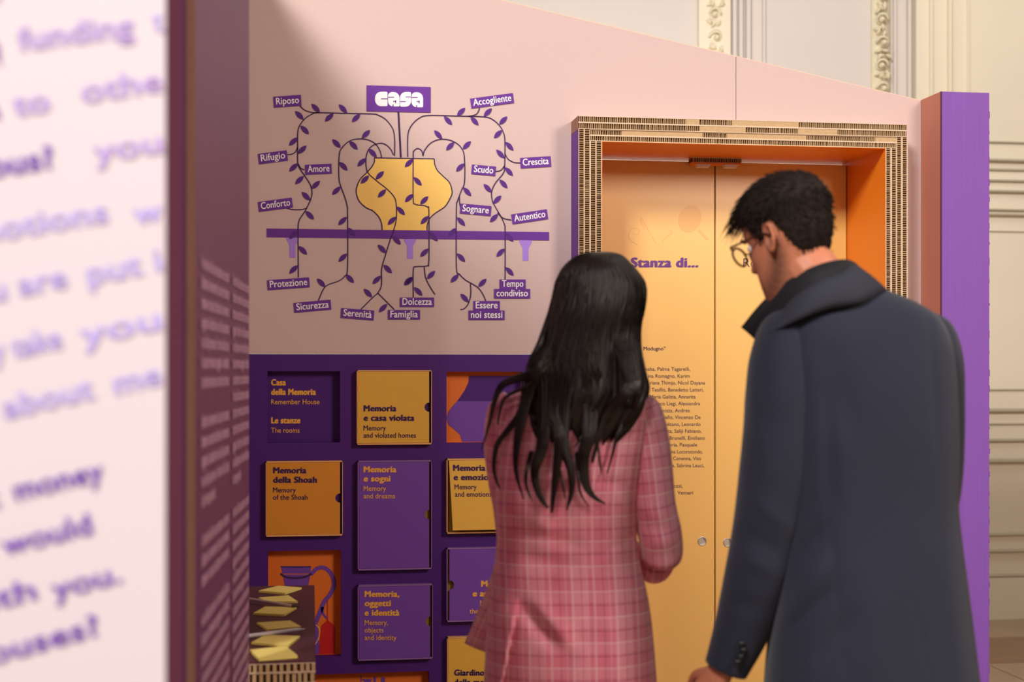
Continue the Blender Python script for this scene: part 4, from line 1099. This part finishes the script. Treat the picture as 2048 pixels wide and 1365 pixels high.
def strip(name, top, bot, m_, th=.006, rows=4):
    T = catmull([g(*p) for p in top], 8); Bt = catmull([g(*p) for p in bot], 8)
    m = Mesh(); vs = []
    for a, b in zip(T, Bt):
        for k in range(rows+1):
            t = k/rows; p = a.lerp(b, t) - f1*.012*math.sin(PI*t); vs.append(p)
    n = rows+1
    m.add(vs, [(i*n+k, i*n+k+1, (i+1)*n+k+1, (i+1)*n+k) for i in range(len(T)-1) for k in range(rows)])
    o = make(name, m, m_, mr, smooth=True); s = o.modifiers.new('s', 'SOLIDIFY'); s.thickness = th; s.offset = 0
    return o
strip('collar_stand', [(1484,655,.10),(1528,603,.04),(1578,562,-.03),(1635,532,-.065),(1690,521,-.04),(1716,536,.03),(1700,552,.10)],
      [(1532,700,.06),(1556,668,-.01),(1598,632,-.06),(1655,603,-.085),(1715,585,-.06),(1745,585,.03),(1735,595,.10)], BLK)
strip('collar', [(1560,632,.0),(1588,598,-.065),(1632,568,-.095),(1682,548,-.09),(1706,532,-.05),(1728,548,.03),(1712,562,.10)],
      [(1540,668,-.062),(1592,642,-.104),(1652,620,-.116),(1722,606,-.112),(1768,584,-.062),(1778,596,.03),(1760,604,.10)], NAVYC, .007)
# body and head
HM = Head(g(1581, 484, .02), math.radians(44), math.radians(20), math.radians(-2), .97)
SKM = skin_mat('tan_skin', (184, 116, 86))
# stubble on the jaw
nt = SKM.node_tree; bb = nt.nodes['Principled BSDF']; src = bb.inputs['Base Color'].links[0].from_socket
geo = nt.nodes.new('ShaderNodeNewGeometry'); chin = HM((0, .055, -.098)); bp_ = HM((-.055, .02, -.05))
def maskn(center, r0, r1_):
    d = nt.nodes.new('ShaderNodeVectorMath'); d.operation = 'DISTANCE'; d.inputs[1].default_value = center; nt.links.new(geo.outputs['Position'], d.inputs[0])
    mr_ = nt.nodes.new('ShaderNodeMapRange'); mr_.inputs[1].default_value = r1_; mr_.inputs[2].default_value = r0; nt.links.new(d.outputs['Value'], mr_.inputs[0]); return mr_.outputs[0]
mo = maskn(chin, .02, .05)
for sx in (-1, 1):
    for cp_ in catmull([(.068,-.004,-.012),(.064,.0,-.035),(.058,.016,-.062),(.048,.040,-.083),(.030,.066,-.100),(.010,.080,-.108)], 2) + [Vector((.02,.088,-.06)), Vector((.034,.07,-.085))]:
        cx_, cy_, cz_ = cp_; r_ = .024 + .010*max(0, min(1, -cz_*12))
        mxx = nt.nodes.new('ShaderNodeMath'); mxx.operation = 'MAXIMUM'; nt.links.new(mo, mxx.inputs[0]); nt.links.new(maskn(HM((sx*cx_, cy_, cz_)), r_*.2, r_), mxx.inputs[1]); mo = mxx.outputs[0]
mu = nt.nodes.new('ShaderNodeMath'); mu.operation = 'MULTIPLY'; nt.links.new(mxx.outputs[0], mu.inputs[0]); mu.inputs[1].default_value = .68
mm_ = nt.nodes.new('ShaderNodeMix'); mm_.data_type = 'RGBA'; nt.links.new(mu.outputs[0], mm_.inputs[0]); nt.links.new(src, mm_.inputs[6]); mm_.inputs[7].default_value = lin((52, 36, 30)); nt.links.new(mm_.outputs[2], bb.inputs['Base Color'])
pel = zf(g(1740,0), .98); ch = g(1730,820,.0); nk = g(1665,625,.0); nh = HM((0,-.035,-.09)); hd0 = HM((0,0,-.02))
shl, shr = g(1600,665,.0), g(1845,665,.02); ell, elr = g(1545,1010,-.01), g(1872,990,.09); wl, wrr = g(1440,1345,.03), g(1780,1040,.32)
hl, hr = zf(g(1690,0), .93), zf(g(1790,0), .93); kl, kr = zf(g(1685,0,.02), .5), zf(g(1795,0,.03), .5); al, ar = zf(g(1680,0,0), .09), zf(g(1800,0,.02), .09)
tl_, tr_ = al + f1*.17 - Vector((0,0,.05)), ar + f1*.17 - Vector((0,0,.05))
V = [pel, pel.lerp(ch,.5), ch, nk, nh, hd0, shl, ell, wl, shr, elr, wrr, hl, kl, al, tl_, hr, kr, ar, tr_]
Rr = [.12,.11,.12,.064,.060,.062,.045,.036,.027,.045,.036,.027,.085,.055,.038,.034,.085,.055,.038,.034]
BM = skin_mesh(V, E, Rr)
x_ = body_parts(HM); BM.add(x_.v, x_.f)
h1 = hand(wl, cdir(-.42, .25, -.88), cdir(-.5, .8, .3), 1.05, .35); h2 = hand(wrr, (wrr-elr), Vector((0,0,1)), 1.05, .5); BM.add(h1.v, h1.f); BM.add(h2.v, h2.f)
finish_body(BM, mr, SKM, .003); eyes(HM, mr)
legs(hl, hr, kl, kr, al, ar, 1.08, .095, mat('charcoal_trousers', (38, 38, 46), .85), mr)
shoes((al, ar), mat('brown_leather', (52, 34, 24), .35), mr, 1.12)
# short hair
HAIRM = mat('dark_brown_hair', (32, 24, 20), .75, noise=.35, nscale=90, spec=.15)
vs, fs = head_surface(n=72, sub=4)
def hairness(v):
    x, y, z = v
    # lower limit of the hair at this angle
    if y > .062: lim = .070
    elif y > .03: lim = .006 + (y-.03)/.032*.064
    elif y > .008: lim = .000
    elif y > -.02: lim = .030
    elif y > -.045: lim = .030 + (y+.02)/.025*.081
    else: lim = -.051 + (y+.045)*.25
    return max(0, min(1, (z-lim)/.02))
out = []; rnd = random.Random(5)
cen = Vector((0, -.005, .02))
for v in vs:
    h = hairness(v); n = (v-cen).normalized(); topn = max(0, min(1, (v.z-.03)/.07)); 
    th = (.004 + .007*topn) if h > 0 else 0
    out.append(v + n*(th*h - .004*(1-h)))
m = Mesh(); m.add([HM(v) for v in out], fs)
mh = make('hair', m, HAIRM, mr, smooth=True)
m = Mesh(); k = 0
while k < 5200:
    v = vs[rnd.randrange(len(vs))] + Vector((rnd.gauss(0,.003), rnd.gauss(0,.003), rnd.gauss(0,.003))); h = hairness(v)
    if h < .3: continue
    k += 1
    n = (v-cen).normalized(); topn = max(0, min(1, (v.z-.03)/.07)); frn = max(0, min(1, (v.y-.02)/.06))
    L = .006 + .010*topn + .030*topn*frn*rnd.random()**2 + (.030*rnd.random() if v.y > .06 and v.z > .075 else 0); p0 = v + n*(.002+.004*topn)
    flow = Vector((0, 1, 0))*topn + Vector((0, -.25, -1))*(1-topn); flow = (flow - n*flow.dot(n)).normalized()
    sw = .22*math.sin(p0.x*140+p0.z*60) ; d = (n*(.32+.35*topn*frn) + flow + Vector((sw, 0, sw*.5)) + Vector((rnd.gauss(0,.12), rnd.gauss(0,.12), rnd.gauss(0,.12)))).normalized()
    p1 = p0 + d*L*.6; p2 = p1 + (d - n*.25 + Vector((0, .3*frn, -.2*frn))).normalized()*L*.5
    m.tube([HM(p0), HM(p1), HM(p2)], [.0013, .001, .0002], 3, cap=False)
make('hair_strand', m, HAIRM, mh, smooth=True)['kind'] = 'stuff'
# eyebrows, glasses
for s in (-1, 1):
    m = Mesh(); m.tube([HM((s*(.014+.03*k/6), .096-.004*(k/6)**2*3, .037+.004*math.sin(k/6*PI))) for k in range(7)], [.002,.003,.0035,.0035,.003,.0025,.001], 6)
    make('eyebrow', m, HAIRM, mr)
GL = mat('tortoise_frame', (44, 18, 12), .25, noise=.4, nscale=80)
gm = Mesh()
for s in (-1, 1):
    pts = []
    for k in range(25):
        a = 2*PI*k/24; x = s*.033 + .025*math.cos(a); zz = .012 + .022*math.sin(a)*(1.0 if math.sin(a) < 0 else .85); pts.append(HM((x, .108 - .25*(abs(x)-.033)**1*0.25, zz)))
    gm.tube(pts, .0025, 8)
    gm.tube([HM((s*.057, .106, .027)), HM((s*.071, .097, .027)), HM((s*.078, .05, .022)), HM((s*.081, .005, .018)), HM((s*.080, -.012, .008)), HM((s*.078, -.02, -.01))], [.003,.0026,.002,.002,.002,.0018], 8)
gm.tube([HM((-.009, .109, .018)), HM((0, .112, .021)), HM((.009, .109, .018))], .0017, 8)
gl = make('glasses', gm, GL, mr, smooth=True)
LENS = bpy.data.materials.new('lens_glass'); LENS.use_nodes = True; b = LENS.node_tree.nodes['Principled BSDF']; b.inputs['Transmission Weight'].default_value = 1; b.inputs['Roughness'].default_value = .0; b.inputs['IOR'].default_value = 1.02; b.inputs['Base Color'].default_value = (.97,.97,.97,1)
for s in (-1, 1):
    m = Mesh(); P = [HM((s*.033 + .0245*math.cos(2*PI*k/24), .1078, .012 + .0215*math.sin(2*PI*k/24)*(1.0 if k > 12 else .85))) for k in range(24)]
    m.poly(P, (HM((0,.001,0))-HM((0,0,0)))); make('lens', m, LENS, gl)
